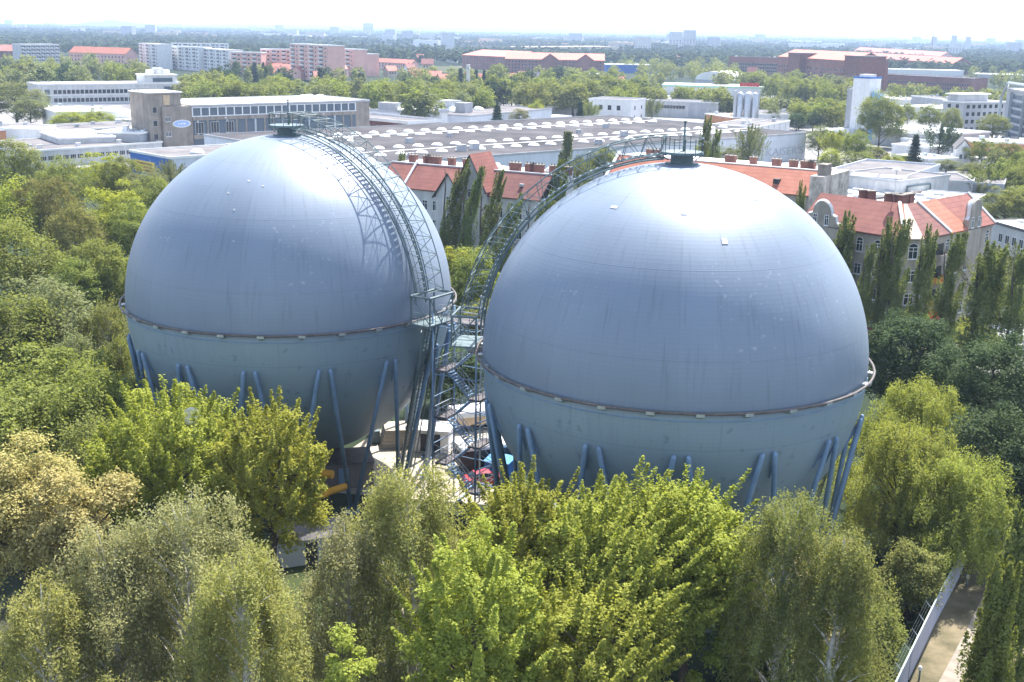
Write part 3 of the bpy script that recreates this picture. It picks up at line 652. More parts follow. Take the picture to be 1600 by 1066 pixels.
def gen_column(rng, H, W, base, leaf, total, ns=46, lean=(.0, .0)):
    P = []; limbs = []; per = total // ns
    for i in range(ns):
        z0 = base + (H - base) * rng.random() ** 1.1 * .86; q = (z0 - base) / (H - base); prof = (W / 2) * min(1.0, .6 + 1.6 * q) * (1 - q) ** .75 * rng.uniform(.3, 1.15)
        a = rng.uniform(0, 6.28); s = np.array([math.cos(a) * prof * .75, math.sin(a) * prof * .75, z0]); L = min((H - base) * rng.uniform(.14, .26), H - z0)
        t = rng.random(per); rad = W * .17 * (1 - .6 * q) * (1 - t) ** .7 + .05; th = rng.uniform(0, 6.28, per); rr = rad * rng.random(per) ** .4
        dr = np.array([math.cos(a) * .10, math.sin(a) * .10, 1.0]); P.append(s + dr * (t * L)[:, None] + np.stack([rr * np.cos(th), rr * np.sin(th), 0 * th], 1)); limbs.append(s + dr * L * .4)
    P = np.concatenate(P); Nn = unit(unit(P * np.array([1, 1, 0])) * .6 + np.array([0, 0, .35]) + rng.normal(size=P.shape) * .6)
    P = P + np.outer((P[:, 2] / H) ** 1.5 * H, np.array([lean[0], lean[1], 0])); return P, Nn, leaf * rng.uniform(.6, 1.35, len(P)), [limbs[i] for i in rng.permutation(ns)[:8]], None
def gen_cone(rng, H, W, base, leaf, total, nt=11):
    P = []; per = total // (nt * 9)
    for i in range(nt):
        z = base + (H - base) * i / nt; r = (W / 2) * (1 - i / nt) ** .9
        for k in range(9):
            a = k * .7 + i * 1.3 + rng.uniform(-.3, .3); t = rng.random(per) ** .6; p = np.stack([np.cos(a) * r * t, np.sin(a) * r * t, z + (H - base) / nt * (1.2 * (1 - t)) - .1 * r * t], 1)
            P.append(p + rng.normal(size=p.shape) * np.array([.18, .18, .12]) * W * .3)
    P = np.concatenate(P); return P, unit(unit(P * np.array([1, 1, 0])) * .5 + np.array([0, 0, .5]) + rng.normal(size=P.shape) * .5), leaf * rng.uniform(.6, 1.3, len(P)), [], None

def trunk_mb(rng, H, base, limbs, r0, mi=0, ztop=.82):
    mb = MB(); top = Vector((rng.normal() * .2, rng.normal() * .2, H * ztop)); bend = [Vector((rng.normal() * .12, rng.normal() * .12, 0)) for _ in range(4)]
    pts = [Vector((0, 0, -.05)) if i == 0 else Vector((0, 0, 0)).lerp(top, i / 5) + bend[min(i - 1, 3)] * (i / 3) for i in range(6)]
    mb.tube(pts, [r0 * 1.25, r0, r0 * .8, r0 * .6, r0 * .4, r0 * .15], 8, mi)
    for l in limbs:
        if isinstance(l, tuple):
            s, k, e = (np.array(x) for x in l); q = [s * (1 - t) ** 2 + k * 2 * t * (1 - t) + e * t * t for t in (0, .25, .5, .72)]; mb.tube(q, [r0 * .34, r0 * .24, r0 * .14, r0 * .05], 5, mi)
        else:
            e = Vector(l); z = max(base * .55, min(H * .72, e.z - math.hypot(e.x, e.y) * .9)); s = Vector((0, 0, 0)).lerp(top, z / top.z); mid = s.lerp(e, .5) + Vector((0, 0, -.06 * (e - s).length)) + Vector(rng.normal(size=3)) * .15
            mb.tube([s, mid, e], [r0 * .42, r0 * .27, r0 * .07], 5, mi)
    return mb
GEN = dict(broad=gen_broad, maple=gen_maple, plume=gen_plume, weep=gen_weep, column=gen_column, cone=gen_cone)
def tree_meshes(kind, leafm, H, W, base, leaf, total, seed, bark='bark', r0=.28, **kw):
    rng = np.random.default_rng(seed); P, Nn, S, limbs, ax = GEN[kind](rng, H, W, base, leaf, total, **kw)
    me = leaf_mesh("crown", P, Nn, S, L_[leafm], rng, .5 if kind == 'weep' else .62, ax)
    return me, trunk_mb(rng, H, base, limbs, r0, ztop=.9 if kind in ('cone', 'column') else .70 if kind == 'weep' else .8).mesh("trunk", M_[bark])
def plant(name, label, loc, meshes, rotz=0., scale=(1, 1, 1), group=None, cat="tree"):
    t = thing(name, label, cat, loc, rotz, group); t.scale = scale
    link("crown", meshes[0], t); link("trunk", meshes[1], t); return t
def topxy(px, py, H): return G(px, py, H)

# ---- foreground and middle trees one by one:
# name, label, pixel of the top, height, width, clear stem, kind, leaf colour, leaf size, leaf count, extra
FG = [
 ("maple_tree", "tall lime-green maple before the left gasholder, pointed top overlapping the shell's lower edge", (262, 600), 17, 12.0, 3, 'maple', 'lime', .24, 56000, dict(nc=130, ns=95)),
 ("maple_tree", "second lime-green maple, its top against the left gasholder's raking legs, beside the yellow pipe", (418, 626), 17, 8.8, 3, 'maple', 'lime', .24, 46000, dict(nc=100, ns=70)),
 ("birch_tree", "wide weeping grey-green birch with pale stems, tallest of those at lower left", (285, 742), 18.5, 14.5, 3, 'weep', 'greybirch', .18, 62000, dict(ns=640, drop=3.2, tiers=46)),
 ("birch_tree", "weeping birch at the left, in front of the orange-flowering tree, silvery and loose", (165, 800), 17, 11.5, 3, 'weep', 'greybirch', .18, 56000, dict(ns=620, drop=3.0, tiers=36)),
 ("birch_tree", "olive-green weeping birch right of the tallest birch at lower left", (372, 838), 17, 10.0, 3, 'weep', 'birch', .18, 54000, dict(ns=580, drop=3.2, tiers=34)),
 ("birch_tree", "low front birch drooping over the bottom left corner", (60, 890), 15, 10.0, 3, 'weep', 'birch', .18, 36000, dict(ns=420, drop=2.8, tiers=28)),
 ("flowering_tree", "tree covered in cream and orange blossom clusters at the left edge", (25, 692), 15.5, 8.6, 3, 'broad', 'flower', .24, 34000, dict(nc=46, lump=.145)),
 ("flowering_tree", "smaller tree with cream blossom, right of the blossoming tree at the left edge", (118, 735), 14.5, 6.2, 3, 'broad', 'flower', .24, 22000, dict(nc=30, lump=.16)),
 ("birch_tree", "tall white-stemmed birch in the middle foreground, hanging before the stair tower's yard", (642, 706), 19, 13.5, 3, 'weep', 'birch', .18, 64000, dict(ns=640, drop=3.4, tiers=44)),
 ("birch_tree", "greyish birch left of the white-stemmed middle birch, below the grey hut", (540, 788), 16, 8.2, 2.5, 'weep', 'greybirch', .18, 34000, dict(ns=380, drop=2.8, tiers=28)),
 ("maple_tree", "lime-green maple at the foot of the right gasholder beside the stair tower", (818, 738), 15.5, 8.6, 3, 'maple', 'lime', .23, 40000, dict(nc=90, ns=64)),
 ("maple_tree", "large spreading maple with long ascending lime shoots in front of the right gasholder", (985, 742), 17, 12.5, 2.5, 'maple', 'lime', .23, 76000, dict(nc=150, ns=130, lean=.35)),
 ("maple_tree", "spiky-topped maple right of the large spreading maple, shoots crossing a raking leg", (1085, 745), 16.5, 9.0, 2.5, 'maple', 'lime', .23, 46000, dict(nc=95, ns=85, lean=.3)),
 ("maple_tree", "rounded bright lime maple in the front centre, left of the spreading maple", (745, 838), 16.5, 8.2, 2.5, 'maple', 'lime', .22, 46000, dict(nc=120, ns=40)),
 ("maple_tree", "low green maple in front of the spreading maple at the bottom edge", (930, 905), 13, 10.0, 2, 'maple', 'lime', .22, 44000, dict(nc=110, ns=60, lean=.2)),
 ("small_maple", "small lime maple at the bottom edge left of the front centre maple", (540, 990), 12.0, 3.6, 2, 'broad', 'lime', .20, 13000, dict(nc=40)),
 ("small_maple", "low lime sapling at the bottom edge under the white-stemmed birch", (735, 1032), 11, 3.8, 1.5, 'broad', 'lime', .20, 13000, dict(nc=40)),
 ("birch_tree", "big olive birch with forked pale stems in front of the right gasholder's last legs", (1240, 745), 18, 11.0, 2.5, 'weep', 'olive', .18, 58000, dict(ns=560, drop=3.2, tiers=40)),
 ("birch_tree", "dense drooping birch beside the metal fence, right of the fork-stemmed birch", (1325, 800), 17, 7.0, 2, 'weep', 'olive', .18, 46000, dict(ns=460, drop=3.2, tiers=34)),
 ("willow_tree", "upper willow, a pale green dome just right of the right gasholder's ring pipe", (1440, 588), 13, 11.5, 2, 'weep', 'willow', .20, 60000, dict(ns=760, drop=2.2, dome=True, tiers=60)),
 ("willow_tree", "middle willow of the three, broad and cascading beside the right gasholder's legs", (1420, 650), 13, 13.5, 1.5, 'weep', 'willow', .20, 60000, dict(ns=760, drop=2.4, dome=True, tiers=60)),
 ("willow_tree", "nearest willow hanging over the fence and the start of the gravel path", (1508, 700), 11.5, 12.5, 2.0, 'weep', 'willow', .20, 60000, dict(ns=760, drop=2.4, dome=True, tiers=60)),
 ("chestnut_tree", "dark glossy round tree right of the right gasholder, in front of the corner apartment house", (1428, 498), 13.5, 12.0, 2, 'broad', 'dark', .30, 36000, dict(nc=150, lump=.10)),
 ("chestnut_tree", "second dark round tree at the right edge, behind the nearest willow", (1560, 535), 14, 13.0, 2, 'broad', 'dark', .30, 36000, dict(nc=150, lump=.10)),
 ("chestnut_tree", "third dark round tree at the right edge, lower and nearer than the second", (1612, 640), 13, 12.0, 1.5, 'broad', 'dark', .30, 30000, dict(nc=130, lump=.10)),
 ("columnar_tree", "narrow upright hornbeam beside the gravel path in the bottom right corner", (1563, 872), 14, 4.6, .6, 'column', 'green', .20, 26000, dict(ns=70, lean=(.03, 0))),
 ("columnar_tree", "shaded upright hornbeam cut by the right edge behind the path's corner tree", (1602, 800), 15, 4.2, .6, 'column', 'olive', .22, 24000, dict(ns=70)),
 ("bush", "dark green bush under the birches in front of the works yard", (1200, 985), 4.5, 6.5, .3, 'broad', 'dark', .22, 16000, dict(nc=50)),
 ("ivy_bush", "bright green shrub climbing along the inside of the metal fence", (1372, 950), 5.0, 4.0, .3, 'broad', 'green', .20, 20000, dict(nc=60)),
 ("ivy_bush", "shaded shrub under the nearest willow at the far end of the metal fence", (1428, 855), 6.0, 4.4, .3, 'broad', 'olive', .20, 18000, dict(nc=60)),
 ("lone_tree", "large spreading dark tree in front of the white silo tower", (1380, 150), 21, 19.0, 2, 'broad', 'olive', .55, 26000, dict(nc=120, lump=.12)),
 ("round_tree", "dense bright round tree filling the gap between the two gasholders", (735, 398), 11.5, 12.5, 2, 'broad', 'green', .34, 26000, dict(nc=110, lump=.11)),
 ("round_tree", "yellow-green tree left of the bright round tree, touching the left gasholder's edge", (700, 385), 12.5, 7.0, 2, 'broad', 'lime', .34, 12000, dict(nc=60)),
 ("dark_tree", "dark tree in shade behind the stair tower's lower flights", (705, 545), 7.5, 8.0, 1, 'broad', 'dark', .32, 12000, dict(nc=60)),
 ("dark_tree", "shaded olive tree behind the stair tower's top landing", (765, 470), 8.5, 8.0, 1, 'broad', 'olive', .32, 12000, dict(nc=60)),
]
for i, (nm, lab, top, H, W, base, kind, lf, ls, tot, kw) in enumerate(FG):
    p = topxy(*top, H); p.z = 0
    plant(nm, lab, p, tree_meshes(kind, lf, H, W, base, ls, tot, 100 + i, 'birchbark' if nm == 'birch_tree' else 'bark', .30 if H > 12 else .16, **kw), 0.)

# ---- the wood on the left, the poplar rows, mixed trees: shared crowns, each tree its own object
PROTO = {}
def proto(kind, lf, var):
    k = (kind, lf, var)
    if k not in PROTO:
        s = hash_(kind + lf) + var * 17
        if kind == 'broad': PROTO[k] = tree_meshes('broad', lf, 15, 11, 2.2, .36, 15000, s, nc=78, lump=.13)
        elif kind == 'layer': PROTO[k] = tree_meshes('broad', lf, 15, 11, 2.2, .34, 15000, s, nc=95, lump=.135, flat=.5)
        elif kind == 'poplar': PROTO[k] = tree_meshes('column', lf, 22, 5.0, 1.0, .30, 13000, s, lean=(.19, .0) if var < 3 else (.05, 0), ns=(60, 72, 54, 66, 58)[var])
        elif kind == 'cone': PROTO[k] = tree_meshes('cone', lf, 15, 6.5, 1.0, .40, 7000, s)
        elif kind == 'loose': PROTO[k] = tree_meshes('plume', lf, 15, 10, 2.0, .34, 14000, s, ns=60)
        elif kind == 'weep': PROTO[k] = tree_meshes('weep', lf, 15, 10, 2.2, .26, 18000, s, ns=380, drop=2.8, bark='birchbark')
    return PROTO[k]
def hash_(s):
    h = 7
    for c in s: h = (h * 31 + ord(c)) % 100003
    return h
REFH = dict(broad=15, layer=15, poplar=22, cone=15, loose=15, weep=15)
REFW = dict(broad=11, layer=11, poplar=4.0, cone=6.5, loose=10, weep=10)
rnd = random.Random(11)
def put(name, label, px, py, H, W, kind, lf, var, group=None, cat="tree"):
    p = G(px, py, H * .985); p.z = 0
    return plant(name, label, p, proto(kind, lf, var), rnd.uniform(-.35, .35) if kind == 'poplar' else rnd.uniform(0, 6.28), (W / REFW[kind], W / REFW[kind], H / REFH[kind]), group, cat)
WOOD = [
 ("forest_tree", "dark green tree at the left edge below the terracotta hall", 18, 222, 17, 14, 'broad', 'green', 0),
 ("forest_tree", "bright tree right of the dark one below the long grey-roofed workshop", 95, 252, 15, 12, 'broad', 'green', 1),
 ("forest_tree", "yellow-green tree under the middle of the long grey-roofed workshop", 160, 243, 15, 12, 'layer', 'lime', 0),
 ("forest_tree", "green tree just left of the blue hall end wall", 190, 247, 15, 10, 'broad', 'green', 2),
 ("forest_tree", "small grey-green tree against the blue hall's corner, touching the left gasholder", 266, 246, 12, 7, 'loose', 'pale', 0),
 ("forest_tree", "grey-green tree hiding the foot of the blue hall", 225, 265, 14, 10, 'broad', 'pale', 0),
 ("forest_tree", "brownish tall tree with dark hollow beneath, near the left edge", 72, 285, 16, 11, 'broad', 'brown', 0),
 ("forest_tree", "second brownish tree right of the tall brownish one", 112, 322, 15, 10, 'broad', 'brown', 1),
 ("forest_tree", "bright green tree in flat layers beside the left gasholder's upper edge", 170, 296, 16, 13, 'layer', 'lime', 1),
 ("forest_tree", "layered green tree touching the left gasholder, right of the bright layered one", 208, 312, 15, 10, 'layer', 'green', 0),
 ("forest_tree", "green tree behind the layered trees, against the left gasholder", 238, 282, 14, 10, 'broad', 'green', 0),
 ("forest_tree", "pale tree at the left edge in front of the dark one", 15, 292, 15, 13, 'broad', 'lime', 0),
 ("forest_tree", "big shaded tree at the left edge, lower half dark", 10, 352, 16, 14, 'broad', 'green', 1),
 ("forest_tree", "round bush-like tree in front of the layered trees", 150, 378, 14, 10, 'broad', 'green', 2),
 ("forest_tree", "narrow green tree against the left gasholder's widest point", 182, 392, 13, 7, 'loose', 'green', 0),
 ("forest_tree", "small rounded tree left of the narrow one at the gasholder's widest point", 118, 402, 12.5, 8, 'layer', 'green', 1),
 ("forest_tree", "large tree with pale grey-green crown in the left foreground wood", 60, 446, 15.5, 13, 'broad', 'pale', 1),
 ("forest_tree", "drooping grey-green tree beside the left gasholder's ring pipe", 165, 458, 15, 9, 'weep', 'olive', 0),
 ("forest_tree", "olive weeping tree under the left end of the left gasholder's ring pipe", 183, 520, 13.5, 7, 'weep', 'olive', 1),
 ("forest_tree", "dark tree at the left edge below the large shaded one", 8, 470, 15, 11, 'broad', 'green', 0),
 ("forest_tree", "tree with dead pale twigs left of the weeping trees", 112, 510, 14, 9, 'weep', 'pale', 0),
 ("forest_tree", "big bright tree in rounded clusters left of the tall lime maple", 85, 536, 16, 12, 'layer', 'green', 0),
 ("forest_tree", "green tree below the big cluster-crowned tree, left of the tall lime maple", 130, 590, 15, 9, 'broad', 'green', 1),
 ("forest_tree", "shaded tree at the left edge above the orange blossom", 30, 606, 15, 11, 'broad', 'green', 2),
 ("forest_tree", "dark small tree between the blossoming trees and the tall lime maple", 140, 672, 13, 7, 'broad', 'olive', 0),
 ("forest_tree", "tree with yellow sprays behind the weeping trees at the left gasholder", 150, 556, 12, 7, 'weep', 'lime', 0),
 ("forest_tree", "small dark tree between the big cluster-crowned tree and the left gasholder's first legs", 200, 598, 9, 6, 'broad', 'dark', 0),
]
for (nm, lab, px, py, H, W, kind, lf, var) in WOOD: put(nm, lab, px, py, H, W, kind, lf, var)
POP = [
 ("broad leaning poplar nearest the left gasholder, before the red-tiled house", 694, 249, 22, 4.2, 0), ("slim poplar in front of the white gable of the tiled houses", 724, 262, 21, 3.2, 1),
 ("tall poplar under the steep red gable roof", 752, 268, 21, 3.8, 2), ("bushy short poplar right of the white gable", 776, 302, 18, 4.0, 0),
 ("leaning poplar by the right gasholder's gantry, left one of the pair", 845, 252, 22, 3.6, 1), ("thin poplar behind the right gasholder's gantry", 862, 272, 20, 2.6, 2),
 ("lower poplar hugging the right gasholder's left edge", 825, 297, 20, 3.8, 0),
 ("tiny poplar top showing over the left gasholder's right shoulder", 608, 238, 21, 2.8, 2),
 ("small poplar top above the right gasholder's right shoulder", 1249, 284, 20, 2.6, 3), ("pale poplar below the curved gable, at the right gasholder's edge", 1275, 332, 17, 2.8, 4),
 ("single poplar in front of the left end of the corner apartment house", 1318, 331, 18.5, 4.4, 3), ("thin short poplar left of the poplar pair by the corner house", 1356, 383, 15, 2.8, 4),
 ("left poplar of the tall pair in front of the corner house", 1385, 341, 19, 3.6, 3), ("right poplar of the tall pair in front of the corner house", 1405, 345, 19, 3.8, 4),
 ("poplar in front of the corner house's orange roof facet", 1447, 352, 19, 3.6, 3), ("poplar right of the red awning, before the grey stepped gable", 1488, 366, 18.5, 4.2, 4),
 ("wide poplar below the right wing's gable", 1540, 378, 18.5, 6.0, 3), ("shaded poplar at the right edge beside the white tent", 1594, 384, 18.5, 3.6, 4),
]
for lab, px, py, H, W, var in POP: put("poplar_tree", lab, px, py, H, W, 'poplar', 'poplar', var, "poplars lining the street behind the gasholders")
MID = [
 ("poplar_tree", "thick poplar in front of the skylit warehouse, above the right gasholder's gantry", 881, 207, 19, 5.0, 'poplar', 'pale', 3),
 ("poplar_tree", "tall poplar in front of the warehouse, right of the right gasholder's mast", 1101, 181, 20, 5.0, 'poplar', 'green', 4),
 ("poplar_tree", "shorter poplar right against the tall one by the mast", 1116, 203, 17, 4.6, 'poplar', 'green', 3),
 ("pale_tree", "pale tree in front of the warehouse left of its lettered end wall", 1174, 190, 18, 8.5, 'loose', 'pale', 0),
 ("bush", "rounded pale bush under the pale tree by the lettered wall", 1150, 230, 9, 11, 'broad', 'pale', 0),
 ("bush", "yellow-green bush beside the tall poplar near the mast", 1098, 228, 10, 8, 'broad', 'lime', 0),
 ("bush", "green bush behind the right gasholder's gantry hoops", 945, 232, 10, 9, 'broad', 'green', 0),
 ("bush", "green shrub group before the warehouse wall, left of the gantry hoops", 905, 240, 12, 8, 'loose', 'green', 0),
 ("lone_tree", "yellow-green tree left of the large spreading tree by the silo tower", 1310, 200, 13, 12, 'loose', 'lime', 0),
 ("lone_tree", "pale olive tree next to the lettered warehouse wall", 1282, 200, 12, 10, 'broad', 'pale', 1),
 ("lone_tree", "round tree between the pale olive tree and the spreading tree", 1340, 208, 12, 10, 'broad', 'green', 1),
 ("bush", "bright lime bush at the foot of the large spreading tree", 1395, 244, 6, 9, 'broad', 'lime', 0),
 ("fir_tree", "pointed dark fir right of the large spreading tree", 1432, 212, 13, 7.5, 'cone', 'conifer', 0),
 ("lone_tree", "dark tree in front of the flat white-roofed hall on the right", 1472, 188, 15, 11, 'loose', 'dark', 0),
 ("lone_tree", "bright round tree in front of the orange-walled shed", 1537, 218, 11, 9, 'broad', 'green', 2),
 ("lone_tree", "olive tree right of the bright round one by the orange-walled shed", 1575, 224, 11, 10, 'broad', 'olive', 0),
 ("lone_tree", "green tree at the right edge near the orange-walled shed", 1602, 240, 11, 10, 'broad', 'green', 0),
 ("lone_tree", "spreading tree with bent top in front of the grey modern office", 1555, 178, 13, 14, 'layer', 'green', 1),
 ("lone_tree", "tree between the white-roofed hall and the pale office block", 1490, 170, 14, 10, 'broad', 'olive', 1),
 ("lone_tree", "light green tree behind the fir and the spreading tree", 1455, 165, 14, 13, 'broad', 'green', 1),
 ("lone_tree", "small light tree right of the spreading silo-tower tree", 1420, 163, 12, 9, 'broad', 'green', 0),
 ("pale_tree", "silvery young tree beside the pale grey hall behind the corner house", 1530, 276, 8, 7, 'loose', 'pale', 0),
 ("lone_tree", "green tree by the end of the pale grey halls at the right edge", 1590, 262, 9, 11, 'broad', 'green', 1),
 ("lone_tree", "low lime tree in front of the barrel-skylight hall, left one", 1300, 236, 7, 9, 'broad', 'lime', 1),
 ("lone_tree", "low green tree left of the bright lime bush", 1345, 238, 7, 10, 'broad', 'green', 1),
 ("bush", "green bush right of the bright lime bush by the fir", 1418, 243, 5, 8, 'broad', 'green', 0),
 ("bush", "olive bush in the sheds' yard under the spreading tree", 1372, 232, 6, 9, 'broad', 'olive', 0),
 ("lone_tree", "green tree behind the white-roofed works building at the right edge", 1575, 300, 9, 12, 'broad', 'olive', 2),
 ("lone_tree", "small tree right of the smaller grey hall, behind the silvery one", 1550, 258, 10, 10, 'loose', 'green', 0),
 ("lone_tree", "bushy tree at the right edge above the white-roofed works building", 1606, 290, 10, 12, 'broad', 'green', 2),
 ("bush", "low olive bush between the fir and the pale grey halls", 1480, 250, 5, 9, 'broad', 'pale', 0),
 ("bush", "spreading low bush above the pale grey halls, right of the olive one", 1525, 256, 5, 10, 'broad', 'olive', 0),
 ("fir_tree", "dark fir in the parking area behind the skylit warehouse, left of the white house", 907, 160, 13, 7, 'cone', 'conifer', 0),
 ("lone_tree", "green tree against the dark fir in the parking area", 921, 157, 13, 9, 'loose', 'green', 0),
 ("lone_tree", "tree hiding the right side of the white house", 1020, 152, 13, 9, 'loose', 'pale', 0),
 ("fir_tree", "dark spruce left of the parking area behind the warehouse", 777, 165, 14, 9, 'cone', 'conifer', 0),
 ("lone_tree", "reddish-leaved small tree right of the dark spruce", 812, 172, 10, 9, 'broad', 'brown', 0),
 ("lone_tree", "yellowish tree at the yard's left, near the reddish one", 838, 160, 11, 9, 'broad', 'lime', 0),
 ("lone_tree", "wide lime bush tree between the white office block and the workshop", 110, 176, 10, 18, 'broad', 'lime', 1),
 ("lone_tree", "lime tree right of the wide lime bush tree by the white office block", 150, 174, 10, 15, 'broad', 'lime', 0),
 ("lone_tree", "large round grey-green tree at the far left edge before the white office block", 22, 132, 18, 24, 'broad', 'pale', 1),
 ("lone_tree", "lower grey-green tree at the left edge beside the terracotta hall", 45, 152, 14, 15, 'broad', 'pale', 0),
 ("lone_tree", "dark shrub tree right of the warehouse behind the lettered wall", 1246, 178, 9, 9, 'broad', 'dark', 0),
 ("lone_tree", "second dark shrub tree between the lettered wall and the silo tower", 1272, 177, 9, 8, 'broad', 'dark', 1),
 ("pale_tree", "airy yellowish tree between the poplars in front of the corner house's right wing", 1575, 375, 15, 9, 'loose', 'pale', 1),
 ("bush", "pale flowering shrub at the right gasholder's edge below the single poplar", 1345, 420, 9, 6, 'loose', 'pale', 0),
 ("bush", "bright shrub on the pavement between the tall pair and the next poplar", 1432, 480, 5, 5, 'broad', 'green', 0),
 ("bush", "sunlit shrub at the foot of the wide poplar", 1520, 505, 5, 7, 'broad', 'lime', 0),
]
for (nm, lab, px, py, H, W, kind, lf, var) in MID: put(nm, lab, px, py, H, W, kind, lf, var, None, "bush" if nm == "bush" else "tree")
# ------------------------------------------------------------------ buildings
WCACHE = {}
def window_me(w, h, style):
    k = (round(w, 2), round(h, 2), style)
    if k in WCACHE: return WCACHE[k]
    mb = MB(); f = .09 if style != 'plain' else .05
    fr, gl = (M_['white'], M_['glass'])
    if style in ('std', 'arch', 'plain', 'cross', 'triple'):
        mb.box(-w / 2, -.05, 0, w / 2, .05, f); mb.box(-w / 2, -.05, h - f, w / 2, .05, h)
        mb.box(-w / 2, -.05, f, -w / 2 + f, .05, h - f); mb.box(w / 2 - f, -.05, f, w / 2, .05, h - f)
        mb.box(-w / 2 + f, -.02, f, w / 2 - f, .02, h - f, 1)
        n = dict(std=1, cross=1, arch=1, triple=2, plain=0)[style]
        for i in range(n):
            x = -w / 2 + w * (i + 1) / (n + 1); mb.box(x - .04, -.045, f, x + .04, -.02, h - f)
        if style in ('cross', 'arch'): mb.box(-w / 2 + f, -.043, h * .66, w / 2 - f, -.02, h * .66 + .08)
        if style in ('cross', 'arch', 'std'): mb.box(-w / 2 - .08, -.16, -.10, w / 2 + .08, .0, -.002)
        if style == 'arch':
            pts = [(w / 2 * math.cos(a), h + w * .42 * math.sin(a)) for a in np.linspace(0, math.pi, 9)]
            mb.add([(x, -.03, z) for x, z in pts], [tuple(range(9))[::-1]], 1)
            for (a, b_) in zip(pts[:-1], pts[1:]): mb.tube([(a[0], -.04, a[1]), (b_[0], -.04, b_[1])], .06, 4)
    me = mb.mesh("window", [fr, gl]); WCACHE[k] = me; return me
class Bld:
    def __init__(s, name, label, cat, pl, pr, h, depth, group=None, dist=None):
        if dist: s.P0, s.P1 = at_dist(*pl, dist), at_dist(*pr, dist); h = s.P0.z
        else: s.P0 = G(*pl, h); s.P1 = G(*pr, h)
        s.P0.z = s.P1.z = 0
        d = s.P1 - s.P0; s.W = d.length; s.h = h; s.D = depth
        s.t = thing(name, label, cat, s.P0, math.atan2(d.y, d.x), group)
    def box(s, nm, x0, y0, z0, x1, y1, z1, mat, parent=None): return MB().box(x0, y0, z0, x1, y1, z1).build(nm, mat, parent or s.t)
    def walls(s, mat): return s.box("wall", 0, 0, 0, s.W, s.D, s.h, mat)
    def flat(s, roof, rim=None, o=.25, par=.35):
        mb = MB().box(-o, -o, s.h - .05, s.W + o, s.D + o, s.h + .12)
        rm = MB(); z0, z1 = s.h + .13, s.h + .13 + par; t = .3
        x0, x1, y0, y1 = -o - .003, s.W + o + .003, -o - .003, s.D + o + .003
        rm.box(x0, y0, s.h - .25, x1, y0 + t, z1).box(x0, y1 - t, s.h - .25, x1, y1, z1).box(x0, y0 + t, s.h - .25, x0 + t, y1 - t, z1).box(x1 - t, y0 + t, s.h - .25, x1, y1 - t, z1)
        r = mb.build("roof", roof, s.t); rm.build("parapet", rim or M_['roofwhite'], r); s.roof = r; return r
    def gable(s, roof, rise, o=.4, along=True, wall=None):
        W, D, h = s.W, s.D, s.h; th = .18; mb = MB()
        if along:
            A = [(-o, -o, h - .1), (W + o, -o, h - .1), (W + o, D / 2, h + rise), (-o, D / 2, h + rise), (W + o, D + o, h - .1), (-o, D + o, h - .1)]
            gv = [[(0, 0, h), (0, D, h), (0, D / 2, h + rise * .93)], [(W, 0, h), (W, D / 2, h + rise * .93), (W, D, h)]]
        else:
            A = [(-o, -o, h - .1), (-o, D + o, h - .1), (W / 2, D + o, h + rise), (W / 2, -o, h + rise), (W + o, D + o, h - .1), (W + o, -o, h - .1)]
            gv = [[(0, 0, h), (W / 2, 0, h + rise * .93), (W, 0, h)], [(0, D, h), (W, D, h), (W / 2, D, h + rise * .93)]]
        B_ = [(x, y, z + th) for x, y, z in A]
        mb.add(A + B_, [(6, 7, 8, 9), (9, 8, 10, 11), (3, 2, 1, 0), (5, 4, 2, 3), (0, 1, 7, 6), (4, 5, 11, 10), (1, 2, 8, 7), (2, 4, 10, 8), (3, 0, 6, 9), (5, 3, 9, 11)])
        s.roof = mb.build("roof", roof, s.t)
        if wall:
            g = MB()
            for tri in gv: g.add(tri, [(0, 1, 2)])
            g.build("gable", wall, s.t)
        return s.roof
    def wins(s, face, u0, u1, n, z, w, h, style='std', skip=()):
        me = window_me(w, h, style); L = s.W if face in 'fb' else s.D
        for i in range(n):
            if i in skip: continue
            u = u0 + (u1 - u0) * (i + .5) / n
            o = link("window", me, s.t)
            if face == 'f': o.location = (u, -.03, z)
            elif face == 'l': o.location = (-.03, u, z); o.rotation_euler = (0, 0, -math.pi / 2)
            elif face == 'r': o.location = (s.W + .03, u, z); o.rotation_euler = (0, 0, math.pi / 2)
    def band(s, nm, z0, z1, mat, x0=None, x1=None, out=.12, face='f'):
        if face == 'f': return s.box(nm, (0 if x0 is None else x0), -out, z0, (s.W if x1 is None else x1), .05, z1, mat)
        if face == 'l': return s.box(nm, -out, (0 if x0 is None else x0), z0, .05, (s.D if x1 is None else x1), z1, mat)
        return s.box(nm, s.W - .05, (0 if x0 is None else x0), z0, s.W + out, (s.D if x1 is None else x1), z1, mat)
    def xof(s, px, z=None, y=0.0):
        """local x where the sight line of pixel column px meets the front"""
        best = 0; a = -.5
        lo, hi = -1.5, 2.5
        for _ in range(40):
            m = (lo + hi) / 2; p = s.P0.lerp(s.P1, m); q = PX((p.x, p.y, s.h if z is None else z))[0]
            if q < px: lo = m
            else: hi = m
        return s.W * (lo + hi) / 2
    def chimney(s, x, y, z0, w, d, h, mat=None, pots=2):
        c = MB().box(x, y, z0, x + w, y + d, z0 + h).build("chimney", mat or M_['brick'], s.t)
        k = MB().box(x - .08, y - .08, z0 + h - .003, x + w + .08, y + d + .08, z0 + h + .14)
        for i in range(pots): k.tube([(x + w * (i + .5) / pots, y + d / 2, z0 + h + .1), (x + w * (i + .5) / pots, y + d / 2, z0 + h + .5)], .12, 6)
        k.build("chimney_cap", M_['concrete'], c)
